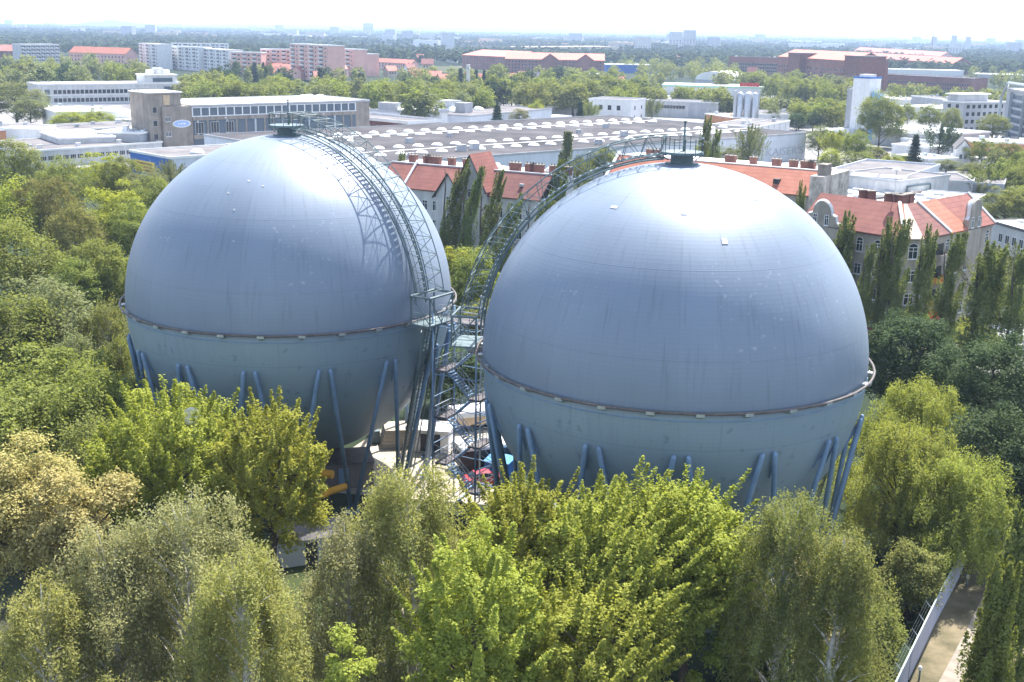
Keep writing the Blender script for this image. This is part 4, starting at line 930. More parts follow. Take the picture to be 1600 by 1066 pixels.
    def vents(s, pts, size=.8, mat=None):
        for (x, y) in pts:
            MB().box(x, y, s.h + .1, x + size * 1.4, y + size, s.h + .1 + size).box(x - .1, y - .1, s.h + .1 + size, x + size * 1.4 + .1, y + size + .1, s.h + .2 + size).build("roof_vent", mat or M_['silver'], s.t)

RCL = random.Random(31)
def clutter(b):
    # ventilators, hatches and a cable tray on a flat roof
    if b.W < 14 or b.D < 9: return
    for k in range(RCL.randint(2, 5)):
        s = RCL.uniform(.6, 1.5); b.vents([(RCL.uniform(.05, .9) * b.W, RCL.uniform(.15, .8) * b.D)], s, RCL.choice((M_['silver'], M_['white'], M_['steelgrey'])))
    y = b.D * RCL.uniform(.3, .7); b.box("cable_tray", b.W * .1, y, b.h + .13, b.W * RCL.uniform(.5, .9), y + .35, b.h + .3, M_['steelgrey'])
# ---- skylit warehouse with the big lettered end wall
wh = Bld("warehouse", "long low warehouse, rows of white dome skylights, faint lettering on its pale wall", "warehouse", (596, 256.4), (1260, 208.5), 9.5, 100)
wh.walls(M_['bluewall']); wh.flat(pm("warehouse_felt", (.048, .046, .050), .95, .25, .06, c2=(.074, .070, .073), spec=.12), M_['silver'], .15, .25)
def WY(px, py):
    v = (wh.P1 - wh.P0).normalized(); return (G(px, py, wh.h) - wh.P0 - Vector((0, 0, wh.h))).dot(Vector((-v.y, v.x, 0)))
dm = MB().lathe([(2.05, 0), (2.05, .32), (1.95, .34)], n=16, mi=1).lathe([(1.95, .34), (1.75, .72), (1.3, 1.12), (.7, 1.36), (0, 1.45)], n=16)
ME_DOME = dm.mesh("skylight_dome", [M_['dome'], M_['silver']])
nx, ny = 25, 4
ys_ = [WY(700, 237), WY(700, 226.5), WY(700, 208.5), WY(700, 203)]
for j in range(ny):
    for i in range(nx):
        x = 4 + (wh.W - 8) * (i + (.5 if j % 2 else 0)) / nx
        link("skylight_dome", ME_DOME, wh.t, (x, ys_[j], wh.h + .1)).scale = (.86, .92, .58)
for y in (WY(700, 231), WY(700, 205.6)):
    wh.box("roof_ridge_strip", 2, y - .5, wh.h + .1, wh.W - 2, y + .5, wh.h + .2, M_['roofwhite'])
for k in range(7): wh.vents([(wh.W * (.08 + .13 * k), WY(700, (243, 221, 215)[k % 3]))], 1.2 + .3 * (k % 2))
wh.vents([(wh.W * .2, 14), (wh.W * .23, 15), (wh.W * .62, 24), (wh.W * .93, 36)], 1.8)
wh.box("wall_joint", wh.xof(1193) - .15, -.12, 0, wh.xof(1193) + .15, .02, wh.h - .26, M_['silver'])
tcu = bpy.data.curves.new("lettering", 'FONT'); tcu.body = "KAISER'S"; tcu.size = 5.6; tcu.extrude = .06; tcu.align_x = 'CENTER'
tob = bpy.data.objects.new("lettering_curve", tcu); COL.objects.link(tob)
bpy.context.view_layer.update()
tme = bpy.data.meshes.new_from_object(tob.evaluated_get(bpy.context.evaluated_depsgraph_get())); bpy.data.objects.remove(tob)
tme.materials.clear(); tme.materials.append(pm("grey_letter_paint", (.42, .45, .50), .7, .05, 1))
xs_ = [v.co.x for v in tme.vertices]; tw = max(xs_) - min(xs_); want = wh.xof(1257) - wh.xof(1199)
lo_ = link("lettering", tme, wh.t, (wh.xof(1228), -.1, 2.3)); lo_.rotation_euler = (math.pi / 2, 0, 0); lo_.scale = (want / tw, .72, 1)

# left halls of the same works
bh = Bld("blue_hall", "flat-roofed hall, strong blue end with yellow advertising panel, pale long side", "hall", (203, 236), (266, 247.5), 8.5, 120)
MB().box(0, 0, 0, bh.W, .3, bh.h).build("blue_end_wall", M_['bluepaint'], bh.t); bh.box("wall", .02, .3, 0, bh.W + .02, bh.D, bh.h, M_['bluewall']); bh.flat(M_['roofgrey'], M_['roofwhite'], .2, .3)
for y in (12, 40, 66): link("skylight_dome", ME_DOME, bh.t, (bh.W * .72, y, 8.6))
bh.vents([(bh.W * .4, 26), (bh.W * .5, 60)], 1.4, M_['white'])
sg = bh.box("sign_panel", bh.W * .14, -.2, 3.2, bh.W * .62, -.02, 6.4, pm("yellow_sign", (.75, .52, .10), .6, .08, .8))
mbs = MB(); rq = random.Random(3)
for r_ in range(3):
    x = bh.W * .17
    while x < bh.W * .57:
        w_ = rq.uniform(.25, .6); mbs.box(x, -.24, 5.4 - r_ * .95, x + w_, -.203, 5.95 - r_ * .95); x += w_ + rq.uniform(.12, .3)
mbs.build("sign_marks", M_['brick'], sg)
# ---- concrete office block with the oval sign
go = Bld("office_block", "brown-grey concrete office block with ribbon windows, oval sign, white flat roof", "office block", (297, 166), (577, 157.5), 17, 36)
go.walls(M_['concrete']); go.flat(M_['roofwhite'], M_['silver'], .2, .3)
xa, xb = go.xof(300), go.xof(555)
ribbon = M_['glassblue']
for (z0, z1) in ((13.6, 16.3), (7.0, 12.0), (1.2, 5.6)):
    go.box("ribbon_glazing", xa, -.05, z0, xb, .05, z1, ribbon)
for k in range(22):
    x = xa + (xb - xa) * k / 21; go.box("mullion", x - .22, -.16, 13.6, x + .22, -.06, 16.3, M_['white'])
go.box("ribbon_frame", xa - .3, -.18, 16.3, xb + .3, -.02, 16.55, M_['white']); go.box("ribbon_frame", xa - .3, -.18, 13.25, xb + .3, -.02, 13.6, M_['white'])
for k in range(18):
    x = xa + (xb - xa) * (k + .5) / 18; go.box("pier", x - .35, -.14, 7.0, x + .35, -.055, 12.0, M_['concrete'] if k % 3 else M_['steelgrey'])
go.box("spandrel", xa, -.4, 5.6, xb, .02, 7.0, M_['concrete']); go.box("spandrel", xa, -.35, 12.0, xb, .02, 13.2, M_['concrete'])
for px in (310, 334, 357.5): link("window", window_me(3.2, 3.9, 'triple'), go.t, (go.xof(px), -.22, 7.5))
for k in range(3): go.box("lamp", xa + (xb - xa) * (.18 + .3 * k), -.6, 12.4, xa + (xb - xa) * (.18 + .3 * k) + .5, -.36, 12.9, M_['white'])
# end part and taller stair tower
x0 = go.xof(252); go.box("end_wall", x0, -.6, 0, go.xof(298), 16, 17.1, M_['concrete'])
x1 = go.xof(233); e_ = go.xof(284); go.box("stair_head", x1, .4, 0, e_, 15, 21.6, M_['concrete'])
go.box("stair_head_roof", x1 - .4, -.3, 21.6, e_ + .4, 15.4, 22.0, M_['roofwhite']); go.box("orange_recess", go.xof(256), .15, 17.5, go.xof(266), .45, 21.0, M_['tan'])
for z in (2, 7, 12): link("window", window_me(1.1, 1.6, 'std'), go.t, (go.xof(258), -.65, z)); link("window", window_me(1.1, 1.6, 'std'), go.t, (go.xof(262), -.65, z))
for z in (6, 10.5, 15): link("window", window_me(1.6, 2.0, 'plain'), go.t, (go.xof(242), .34, z))
mo = MB(); pts = [(3.4 * math.cos(a), 1.35 * math.sin(a)) for a in np.linspace(0, 2 * math.pi, 28)[:-1]]
mo.add([(x, 0, z) for x, z in pts] + [(x, -.2, z) for x, z in pts], [tuple(range(27, 54))[::-1]] + [(i, (i + 1) % 27, 27 + (i + 1) % 27, 27 + i) for i in range(27)])
so = mo.build("oval_sign", M_['white'], go.t, (go.xof(281), -.62, 11.2))
mo = MB(); pts = [(2.9 * math.cos(a), 1.0 * math.sin(a)) for a in np.linspace(0, 2 * math.pi, 28)[:-1]]; mo.add([(x, -.22, z) for x, z in pts], [tuple(range(27))[::-1]]); mo.build("sign_face", pm("sky_blue_enamel", (.30, .42, .72), .5, .05, 1), so)
mo = MB(); mo.box(-1.5, -.25, -.3, -.8, -.221, .3).box(-.5, -.25, -.3, .2, -.221, .3).box(.5, -.25, -.3, 1.4, -.221, .3); mo.build("sign_mark", M_['white'], so)
go.vents([(go.W * .42, 10), (go.W * .75, 18), (go.W * .8, 20), (go.W * .84, 17)], 1.5, M_['white'])
for k in range(9): go.box("roof_ripple", go.W * (.03 + .1 * k), 8 + (k % 3) * 5, go.h + .12, go.W * (.03 + .1 * k) + 5, 8.5 + (k % 3) * 5, go.h + .28, M_['silver'])

# ---- white three-storey office at the left
wo_ = Bld("white_office", "long white three-storey office with two rows of paired dark windows and a roof penthouse", "office block", (59.5, 133), (291, 130.5), 11.5, 24)
wo_.walls(M_['render']); wo_.flat(M_['roofwhite'], M_['white'], .3, .5)
for z in (2.2, 6.6):
    wo_.band("sill_band", z - .8, z - .35, M_['white'], out=.1)
    wo_.wins('f', wo_.xof(82), wo_.xof(232), 22, z, 2.0, 2.2, 'plain')
wo_.box("corner_glazing", wo_.xof(69), -.06, 2, wo_.xof(77), .1, 9, M_['glassblue']); wo_.box("corner_glazing", wo_.xof(256), -.06, 5, wo_.xof(270), .1, 10, M_['glassblue'])
a, b_ = wo_.xof(228), wo_.xof(279); ph = wo_.box("penthouse", a, 2, 11.62, b_, 16, 16, M_['render']); wo_.box("penthouse_roof", a - .5, 1.5, 16, b_ + .5, 16.5, 16.5, M_['roofwhite'], ph); wo_.box("penthouse_window", a + (b_ - a) * .25, 1.9, 12.4, b_ - (b_ - a) * .15, 2.02, 14.6, M_['glassblue'], ph)
for (x, z) in ((a + 3, 19), (b_ - 8, 19), (b_ - 12, 20)): wo_.box("roof_plant", x, 5, 16.5, x + 5, 9, z, M_['white'], ph)

# ---- low works sheds at the left
def shed(name, label, pl, pr, h, depth, wall, roof, rim='roofwhite', nwin=0, cat="shed", zwin=1.6, ww=1.4, wh_=1.2, par=.2, style='triple', sky_=0, group=None):
    b = Bld(name, label, cat, pl, pr, h, depth, group); b.walls(M_[wall]); b.flat(M_[roof], M_[rim], .25, par)
    clutter(b)
    if nwin: b.wins('f', b.W * .03, b.W * .97, nwin, zwin, ww, wh_, style)
    for k in range(sky_): b.box("skylight", b.W * (k + .3) / sky_, depth * .3, h + .12, b.W * (k + .7) / sky_, depth * .6, h + .55, M_['dome'])
    return b
lw = shed("workshop", "long low grey-roofed workshop with white rim and small windows, above the wood", (42, 237), (253, 222), 5.5, 36, 'render', 'roofgrey', nwin=18, zwin=2.2, ww=2.1, wh_=1.5)
lw.vents([(lw.W * .15, 6), (lw.W * .4, 4), (lw.W * .72, 5)], 1.0, M_['white'])
shed("flat_shed", "white-roofed flat shed behind the long low workshop", (93, 217), (180, 214), 7.5, 30, 'render', 'roofwhite')
shed("flat_shed", "grey-white roofed shed against the concrete office's foot", (150, 206), (216, 209), 8.5, 24, 'silver', 'roofwhite', sky_=3)
shed("flat_shed", "brown-walled low shed with grey roof left of the concrete office", (98, 204), (231, 197), 6.5, 24, 'concrete', 'roofgrey')
shed("terracotta_hall", "terracotta-walled hall with pale green roof edge at the left edge", (-40, 206), (86, 198), 8, 20, 'orange', 'roofgrey', 'roofwhite', 5, "hall", 3, 1.2, 1.2, .2, 'plain')
shed("white_annexe", "white end annexe standing against the terracotta hall", (66, 203), (87, 200), 8.4, 16, 'white', 'roofwhite')
shed("flat_shed", "tiny white lean-to with flat roof in front of the terracotta hall", (10, 218), (50, 227), 4.5, 12, 'white', 'roofwhite')
shed("white_shed", "tall white shed right of the grey-green trees at the left, below the white office", (65, 169), (88, 176), 9, 30, 'white', 'roofwhite')
shed("grey_shed", "wide grey-roofed shed directly below the white office", (77, 171), (231, 170), 6, 26, 'silver', 'roofgrey', sky_=5)
shed("white_shed", "bright white sawtooth shed between the lime bush trees and the concrete office", (176, 186), (232, 190), 6, 36, 'white', 'roofwhite', sky_=4)

# ---- brick works office and the dotted roof behind it
bk = Bld("brick_office", "low dark-brick office with white roof edge and white-framed windows behind the warehouse", "office", (638, 193), (690, 190), 7, 44)
bk.walls(M_['brick']); bk.flat(M_['roofgrey'], M_['white'], .8, .9); bk.wins('f', bk.W * .05, bk.W * .95, 4, 2.4, 3.0, 2.4, 'triple'); bk.wins('l', 2, bk.D - 2, 6, 2.4, 3.4, 2.4, 'triple')
bt_ = Bld("vent_tower", "slim white and grey vent tower at the brick office's right corner", "tower", (690, 175), (699, 175), 11, 4); bt_.walls(M_['white']); bt_.flat(M_['silver'], M_['silver'], .6, .9)
dr = Bld("dotted_hall", "grey hall roof sprinkled with small white dome lights behind the brick office", "hall", (577, 172), (735, 182), 8, 70)
dr.walls(M_['bluewall']); dr.flat(M_['roofgrey'], M_['silver'], .2, .3)
for i in range(9):
    for j in range(4): link("skylight_dome", ME_DOME, dr.t, (dr.W * (.1 + .07 * i), 6 + j * 10 + (i % 2) * 4, 8.1)).scale = (.9, 1.1, 1)
dr.box("plant_box", dr.W * .05, 3, 8.1, dr.W * .22, 8, 11.5, M_['silver']); dr.box("plant_box", dr.W * .3, 30, 8.1, dr.W * .45, 38, 12, M_['silver']); dr.box("plant_box", dr.W * .68, 14, 8.1, dr.W * .78, 20, 12.5, M_['silver'])
gh = shed("grey_hall", "grey-walled hall below the slender white chimney", (706, 173), (737, 174), 7, 30, 'silver', 'roofgrey')
shed("long_shed", "dark-fronted white-roofed shed right of the slender chimney", (738, 176), (800, 173), 4, 14, 'dark', 'roofwhite')
cs = thing("factory_chimney", "slender white factory chimney behind the brick office", "chimney", G(731, 178, 0)); MB().lathe([(1.3, 0), (1.1, 12), (.9, 25.5), (1.0, 25.6), (1.0, 26), (.6, 26)], n=14).build("shaft", M_['white'], cs); MB().lathe([(1.12, 23.5), (1.14, 24.5), (.95, 24.5)], n=14).build("collar", M_['silver'], cs)
c2_ = thing("factory_chimney", "short dark brick chimney right of the slender white one", "chimney", G(738.5, 176, 0)); MB().box(-1, -1, 0, 1, 1, 9).build("shaft", M_['brick'], c2_); MB().box(-1.2, -1.2, 9, 1.2, 1.2, 9.6).build("cap", M_['dark'], c2_)

# ---- parking area: white house, row building, silos
whs = Bld("white_house", "cubic white three-storey house with small windows at the parking area", "house", (986, 158), (1009, 155), 12, 22)
whs.walls(M_['white']); whs.flat(M_['roofgrey'], M_['white'], .2, .4); whs.wins('f', 1, whs.W - 1, 2, 7.5, 1.8, 1.8, 'plain'); whs.wins('f', 1, whs.W - 1, 2, 3.2, 1.6, 1.6, 'plain'); whs.wins('l', 4, 18, 3, 7.2, 2.0, 2.4, 'plain'); whs.wins('l', 4, 18, 3, 2.4, 2.0, 2.0, 'plain')
rw = Bld("row_building", "white two-storey row building right of the cubic white house", "building", (1009, 157), (1122, 161), 8.5, 16)
rw.walls(M_['render']); rw.flat(M_['roofgrey'], M_['white'], .2, .3); rw.wins('f', 2, rw.W * .55, 12, 4.6, 1.8, 1.8, 'plain'); rw.box("ribbed_front", rw.W * .6, -.15, .5, rw.W * .98, .02, 8, M_['silver'])
si = thing("silo_group", "cluster of grey aluminium silos behind the warehouse", "silo", G(1168, 198, 0))
for k, (x, y) in enumerate(((-4.6, 0), (-1.0, -.8), (2.7, 0), (.6, 3.2))):
    s_ = MB().lathe([(1.75, .1), (1.75, 15.5), (1.2, 16.4), (.3, 16.8), (0, 16.8)], (x, y, 0), 18).build("silo_tube", M_['aluminium'], si)
MB().box(-7.5, -1.2, 0, -6.6, 1.2, 17.4).box(4.6, -.4, 0, 5.0, .4, 17.6).build("silo_ladder", M_['silver'], si)
MB().box(-8, 3, 0, 5, 8, 6).build("silo_base", M_['tan'], si)
lwh = shed("white_hall", "white panelled hall right of the silos, behind the lettered wall", (1183, 199), (1234, 189), 7, 20, 'white', 'roofgrey', par=.2)
for k in range(5): lwh.box("wall_rib", lwh.W * (.15 + .18 * k) - .12, -.12, .1, lwh.W * (.15 + .18 * k) + .12, .02, 6.7, M_['silver'])
shed("white_shed", "small white roof with an orange kiosk front left of the silos", (1102, 178), (1143, 184), 4.5, 12, 'orange', 'roofwhite')
shed("long_shed", "low white shed at the left side of the parking area", (815, 186), (893, 182), 4, 10, 'white', 'roofwhite')
shed("long_shed", "grey and white workshop row at the back of the parking area, left of the fir", (850, 168), (985, 163), 5.5, 22, 'silver', 'roofgrey', sky_=6)

# ---- silo tower on the right
st_ = Bld("silo_tower", "tall white blank tower with a grey lift frame and blue tanks at its side", "tower", (1334, 121), (1360, 122.3), 27, 8)
st_.walls(M_['white']); st_.flat(M_['roofgrey'], M_['bluepaint'], .15, .3); st_.box("roof_box", 1.5, 2, 27.1, st_.W - 2, 7, 28.4, M_['white'])
mbt = MB(); xg = -2.6
for x in (xg, -.15):
    for y in (0, 3): mbt.tube([(x, y, 0), (x, y, 23)], .16, 4)
for k in range(10):
    mbt.tube([(xg, 0, k * 2.3), (-.15, 0, k * 2.3 + 2.3)], .08, 4); mbt.tube([(xg, 0, k * 2.3 + 2.3), (-.15, 0, k * 2.3 + 2.3)], .08, 4)
mbt.box(xg, .2, 0, -.2, 2.8, 22); mbt.build("lift_frame", M_['silver'], st_.t)
for k, mt_ in enumerate((M_['tarpblue'], M_['bluepaint'], M_['tarpblue'])): MB().lathe([(1.3, 0), (1.3, 20.5 - k * .6), (.9, 21.3 - k * .6), (0, 21.5 - k * .6)], (st_.W + 1.6 + k * 1.6, 2 + (k % 2) * 2, 0), 14).build("tank", mt_, st_.t)
st_.box("lean_to", -4, -6, 0, st_.W * .5, -.3, 5, M_['white'])

# ---- halls and offices at the right
def block(name, label, pl, pr, h, depth, wall='render', roof='roofwhite', rim='roofwhite', floors=0, n=0, cat="building", ww=1.8, hh=1.6, style='plain', group=None, side=None, par=.3, z0=1.4, fh=3.4, dist=None):
    b = Bld(name, label, cat, pl, pr, h, depth, group, dist); b.walls(M_[wall]); b.flat(M_[roof], M_[rim], .25, par); clutter(b)
    for f in range(floors):
        b.wins('f', b.W * .03, b.W * .97, n, z0 + fh * f, ww, hh, style)
        if side: b.wins(side, 1.5, depth - 1.5, max(2, int(depth / 5)), z0 + fh * f, ww, hh, style)
    return b
ofc = block("pale_office", "pale four-storey office block with square windows beside the grey modern office", (1507, 160.5), (1572, 159.5), 15, 13, 'silver', 'roofwhite', floors=4, n=7, z0=1.6, fh=3.5, ww=2.2, hh=1.9, side='l')
a, b_ = ofc.W * .02, ofc.W * .75; pn = ofc.box("penthouse", a, 5, 15.1, b_, 11, 18.3, M_['silver']); ofc.box("penthouse_roof", a - 1, 4, 18.3, b_ + 1, 12, 18.8, M_['roofwhite'], pn)
mg = Bld("modern_office", "grey modern office with sloping steel frame and glass front at the right edge", "office", (1574, 139), (1690, 158), 22, 9); mg.walls(M_['silver']); mg.flat(M_['roofwhite'], M_['silver'], 1.0, .4)
for k in range(6): mg.box("glass_strip", mg.W * .1, -.1, 1 + k * 3.4, mg.W * .95, .05, 3.2 + k * 3.4, M_['glassblue'])
for k in range(5): mg.box("fin", mg.W * (.1 + .2 * k), -1.4, 0, mg.W * (.1 + .2 * k) + .5, -.12, 21, M_['steelgrey'])
mgb = MB(); mgb.tube([(-1, -2, 0), (-1, -2, 18), (8, -2, 25), (mg.W, -2, 25)], .7, 5); mgb.build("steel_frame", M_['steelgrey'], mg.t)
block("long_hall", "long grey-lilac hall left of the pale office block", (1424, 150), (1509, 160), 9, 24, 'silver', 'roofgrey', cat="hall")
block("white_roof_hall", "curved white roof in front of the long grey-lilac hall", (1403, 166), (1486, 172), 6, 30, 'white', 'roofwhite', cat="hall")
block("white_roof_hall", "wide grey hall with a gleaming white roof right of the dark fir", (1484, 210.5), (1547, 207), 7, 38, 'silver', 'roofwhite', cat="hall", floors=1, n=2, ww=3, hh=2.6)
block("grey_hall", "pale grey gabled hall behind the fir, with white roof", (1405, 207), (1459, 211), 6.5, 34, 'silver', 'roofwhite', cat="hall")
for k, (lab, a, b_, h) in enumerate((("white shed row behind the fir, nearest one with long pale roof", (1394, 226), (1452, 232), 4.5), ("lowest white shed between the lime bush and the fir", (1400, 243), (1450, 250), 4), ("narrow white shed just below the pale grey gabled hall", (1408, 217), (1462, 221), 4.5))): block("white_shed", lab, a, b_, h, 14, 'white', 'roofwhite', cat="shed")
gb = Bld("gabled_house", "small white gabled house right of the dark tree, with two narrow windows", "house", (1494, 233), (1518, 234), 7, 14); gb.walls(M_['white']); gb.gable(M_['roofgrey'], 3.4, .4, False, M_['white']); gb.wins('f', 1, gb.W - 1, 2, 3.6, 1.0, 1.7, 'std')
block("veranda", "white veranda roof in front of the small gabled house", (1498, 246), (1530, 249), 3.5, 6, 'white', 'roofwhite', cat="shed")
os_ = block("orange_shed", "orange-walled shed with white roof at the right edge", (1519, 222), (1640, 226), 5.5, 16, 'orange', 'roofwhite', floors=1, n=6, cat="shed")
for k, (lab, a, b_, h, dp) in enumerate((("low white roof left of the silo tower, far one with green strip", (1235, 146), (1332, 148), 6, 30), ("pale roof left of the silo tower half hidden by trees", (1270, 158), (1332, 161), 5, 18), ("white roof right of the silo tower's blue tanks", (1372, 152), (1404, 156), 6, 20), ("white flat roof at the near end of the parked cars by the silo tower", (1296, 205), (1332, 206), 4, 12), ("grey warehouse roof behind the parked cars left of the silo tower", (1180, 179), (1292, 180), 6, 30))): block("white_roof_hall", lab, a, b_, h, dp, 'white', 'roofwhite' if k < 4 else 'roofgrey', cat="hall")

# ---- halls behind the corner apartment house
hd = Bld("skylight_hall", "pale blue hall with long barrel skylights behind the corner apartment house", "hall", (1277, 273), (1402, 283), 8, 46); hd.walls(M_['bluewall']); hd.flat(M_['roofgrey'], M_['bluewall'], .2, .5)
for k in range(3):
    x0 = hd.W * (.02 + .36 * k); mbk = MB(); n_ = 9; L = hd.W * .32
    pf_ = [(1.5 * math.cos(a), .8 * math.sin(a)) for a in np.linspace(0, math.pi, n_)]
    vs = [(x0 + e * L, 5 + y, hd.h + .12 + z) for e in (0, 1) for y, z in pf_]; mbk.add(vs, [(i, i + 1, n_ + i + 1, n_ + i) for i in range(n_ - 1)] + [tuple(range(n_))[::-1], tuple(range(n_, 2 * n_))], 0); mbk.build("barrel_skylight", M_['dome'], hd.t)
he = Bld("white_flat_hall", "low white flat roof dotted with small skylights directly behind the corner apartment house", "hall", (1262, 318), (1482, 338), 5, 44); he.walls(M_['render']); he.flat(M_['roofwhite'], M_['silver'], .2, .3)
rs = random.Random(4)
for i in range(8):
    for j in range(4): he.box("skylight", he.W * (.06 + .12 * i), 4 + j * 9 + (i % 2) * 4, he.h + .12, he.W * (.06 + .12 * i) + 2.6, 5.0 + j * 9 + (i % 2) * 4, he.h + .75, M_['silver'])
mbp = MB(); mbp.tube([(he.W * .3, 10, he.h + .4), (he.W * .55, 38, he.h + .5)], .35, 6); mbp.build("roof_duct", M_['pipe'], he.t)
hg = Bld("grey_hall", "plain pale grey block right of the barrel-skylight hall", "hall", (1404, 285), (1484, 275), 8.2, 20); hg.walls(M_['render']); hg.flat(M_['roofgrey'], M_['silver'], .2, .3)
mbp = MB(); mbp.tube([(hg.W * .15, -.4, 5.2), (hg.W * .15, -.4, 6.8), (hg.W * .6, -.4, 6.8), (hg.W * .6, -.4, 5.2)], .22, 6); mbp.build("wall_duct", M_['steelgreen'], hg.t)
block("grey_hall", "boxy grey hall with felt roof above the right wing's roof", (1455, 283), (1521, 285), 6.5, 18, 'silver', 'roofgrey', 'silver', cat="hall")
block("grey_hall", "smaller grey hall beside the silvery young tree", (1520, 287), (1568, 290), 6, 14, 'silver', 'roofgrey', 'silver', cat="hall")
hf = Bld("white_flat_hall", "low white-roofed works building at the right edge with dark square windows", "hall", (1545, 345), (1660, 378), 6, 30); hf.walls(M_['render']); hf.flat(M_['roofwhite'], M_['roofdark'], .25, .2); hf.wins('f', 4, hf.W - 2, 8, 2.2, 1.5, 1.9, 'std')
for i in range(5):
    for j in range(3): hf.box("skylight", hf.W * (.1 + .18 * i), 5 + j * 8, 6.12, hf.W * (.1 + .18 * i) + 2.6, 6 + j * 8, 6.7, M_['silver'])
# ------------------------------------------------------------------ the tiled apartment rows behind the gasholders
def mansard(b, tile, run=4.5, rise=4.0, o=.5, x0=0, x1=None):
    x1 = b.W if x1 is None else x1; h = b.h; th = .2
    A = [(x0, -o, h - .1), (x1, -o, h - .1), (x1, run, h + rise), (x0, run, h + rise)]
    return MB().add(A + [(x, y - .1, z + th) for x, y, z in A], [(4, 5, 6, 7), (3, 2, 1, 0), (0, 1, 5, 4), (1, 2, 6, 5), (3, 0, 4, 7), (2, 3, 7, 6)]).build("roof_slope", tile, b.t)
ra = Bld("apartment_row", "red-tiled old apartment row with steep gable, seen between the gasholders", "apartment house", (592, 290), (845, 314), 15, 13)
ra.walls(M_['render'])
xm = ra.xof(700); mansard(ra, M_['tile'], x1=xm - .2); mansard(ra, M_['tilemaroon'], x0=xm + .2)
ra.box("flat_roof", 0, 4.55, 18.6, ra.W, 13, 19.05, M_['roofwhite'])
ra.box("back_wall", 0, 4.6, 15.01, ra.W, 12.9, 18.6, M_['render']); ra.box("ridge_rim", 0, 4.3, 19.05, ra.W, 4.8, 19.35, M_['silver'])
ra.box("firewall", ra.xof(628) - .25, -.3, 14.8, ra.xof(628) + .25, .2, 15.4, M_['white'])
fw = MB(); xx = ra.xof(632); fw.add([(xx - .2, -.55, 15.05), (xx + .2, -.55, 15.05), (xx + .2, 4.5, 19.6), (xx - .2, 4.5, 19.6), (xx - .2, -.55, 15.5), (xx + .2, -.55, 15.5), (xx + .2, 4.5, 19.95), (xx - .2, 4.5, 19.95)], [(4, 5, 6, 7), (0, 1, 5, 4), (1, 2, 6, 5), (3, 0, 4, 7), (2, 3, 7, 6)]); fw.build("fire_wall_cap", M_['white'], ra.t)
for px, w_ in ((614, 1.6), (636, 1.5), (646, 3.2), (675, 1.4), (703, 2.6), (776, 2.2), (800, 2.0), (811, 2.6), (836, 1.2), (858, 1.8)):
    ra.chimney(ra.xof(px, 20) - w_ / 2, 6.5, 19.05, w_, 1.0, 1.45, None, max(2, int(w_ / .6)))
for k in range(4): link("skylight_dome", ME_DOME, ra.t, (ra.xof(740 + 28 * k), 8.5, 19.05)).scale = (.45, .45, .8)
for px in (772, 808): ra.box("roof_hatch", ra.xof(px) - .4, 1.4, 17.0, ra.xof(px) + .4, 1.9, 17.5, M_['silver'])
# projecting gables
for (px, w_, top, base_, nm) in ((740, 6.4, 22.3, 16.4, "steep_gable"), (706, 5.6, 18.6, 14.6, "small_gable")):
    x = ra.xof(px); y0 = -1.2; g = MB(); g.add([(x - w_ / 2, y0, 0), (x + w_ / 2, y0, 0), (x + w_ / 2, y0, base_), (x, y0, top), (x - w_ / 2, y0, base_), (x - w_ / 2, 4, 0), (x + w_ / 2, 4, 0), (x + w_ / 2, 4, base_), (x, 4, top), (x - w_ / 2, 4, base_)],
        [(0, 1, 2, 3, 4), (1, 6, 7, 2), (0, 4, 9, 5)]); gw = g.build(nm, M_['render'], ra.t)
    o = .45; sl_ = (top - base_) / (w_ / 2); rf = MB()
    for s in (-1, 1):
        A = [(x + s * (w_ / 2 + o), y0 - o, base_ - sl_ * o), (x, y0 - o, top + .02), (x, 6, top + .02), (x + s * (w_ / 2 + o), 6, base_ - sl_ * o)]
        rf.add(A + [(p[0], p[1], p[2] + .22) for p in A], [(4, 5, 6, 7) if s < 0 else (7, 6, 5, 4), (0, 1, 5, 4), (1, 2, 6, 5), (2, 3, 7, 6), (3, 0, 4, 7), (0, 3, 2, 1)])
    rf.build("gable_roof", M_['tile'] if top > 20 else M_['tilemaroon'], gw); rf2 = MB(); rf2.tube([(x - w_ / 2 - o, y0 - o - .05, base_ - sl_ * o), (x, y0 - o - .05, top + .1), (x + w_ / 2 + o, y0 - o - .05, base_ - sl_ * o)], .16, 4); rf2.build("barge_board", M_['dark'], gw)
    for z in (base_ - 1.8, base_ - 5.4, base_ - 9): link("window", window_me(1.0, 1.6, 'cross'), gw, (x, y0 - .03, z))
for z in (11.2, 7.6, 4.0, .8):
    for px in (650, 664, 680, 782, 797, 812, 826): link("window", window_me(1.15, 1.9, 'cross'), ra.t, (ra.xof(px), -.03, z))
xb_ = ra.xof(794); bl = ra.box("balcony", xb_ - 2, -1.4, 7.0, xb_ + 2, -.01, 7.2, M_['white']); ra.box("balcony_awning", xb_ - 2.1, -1.5, 9.3, xb_ + 2.1, -.02, 9.6, M_['brick'], bl); MB().lathe([(1.5, 0), (1.5, .05)], (xb_, -1.3, 7.2), 12).build("balcony_rail", M_['white'], bl)
rb = Bld("apartment_row", "long orange-tiled apartment row rising behind the right gasholder's crown", "apartment house", (948, 277), (1266, 306.5), 15, 14)
rb.walls(M_['greyrender']); mansard(rb, M_['tileorange'], 5, 4.2); rb.box("flat_roof", 0, 5.05, 18.8, rb.W, 14, 19.2, M_['roofwhite']); rb.box("back_wall", 0, 5.1, 15.01, rb.W, 13.9, 18.8, M_['greyrender']); rb.box("ridge_rim", 0, 4.8, 19.2, rb.W, 5.3, 19.5, M_['roofwhite'])
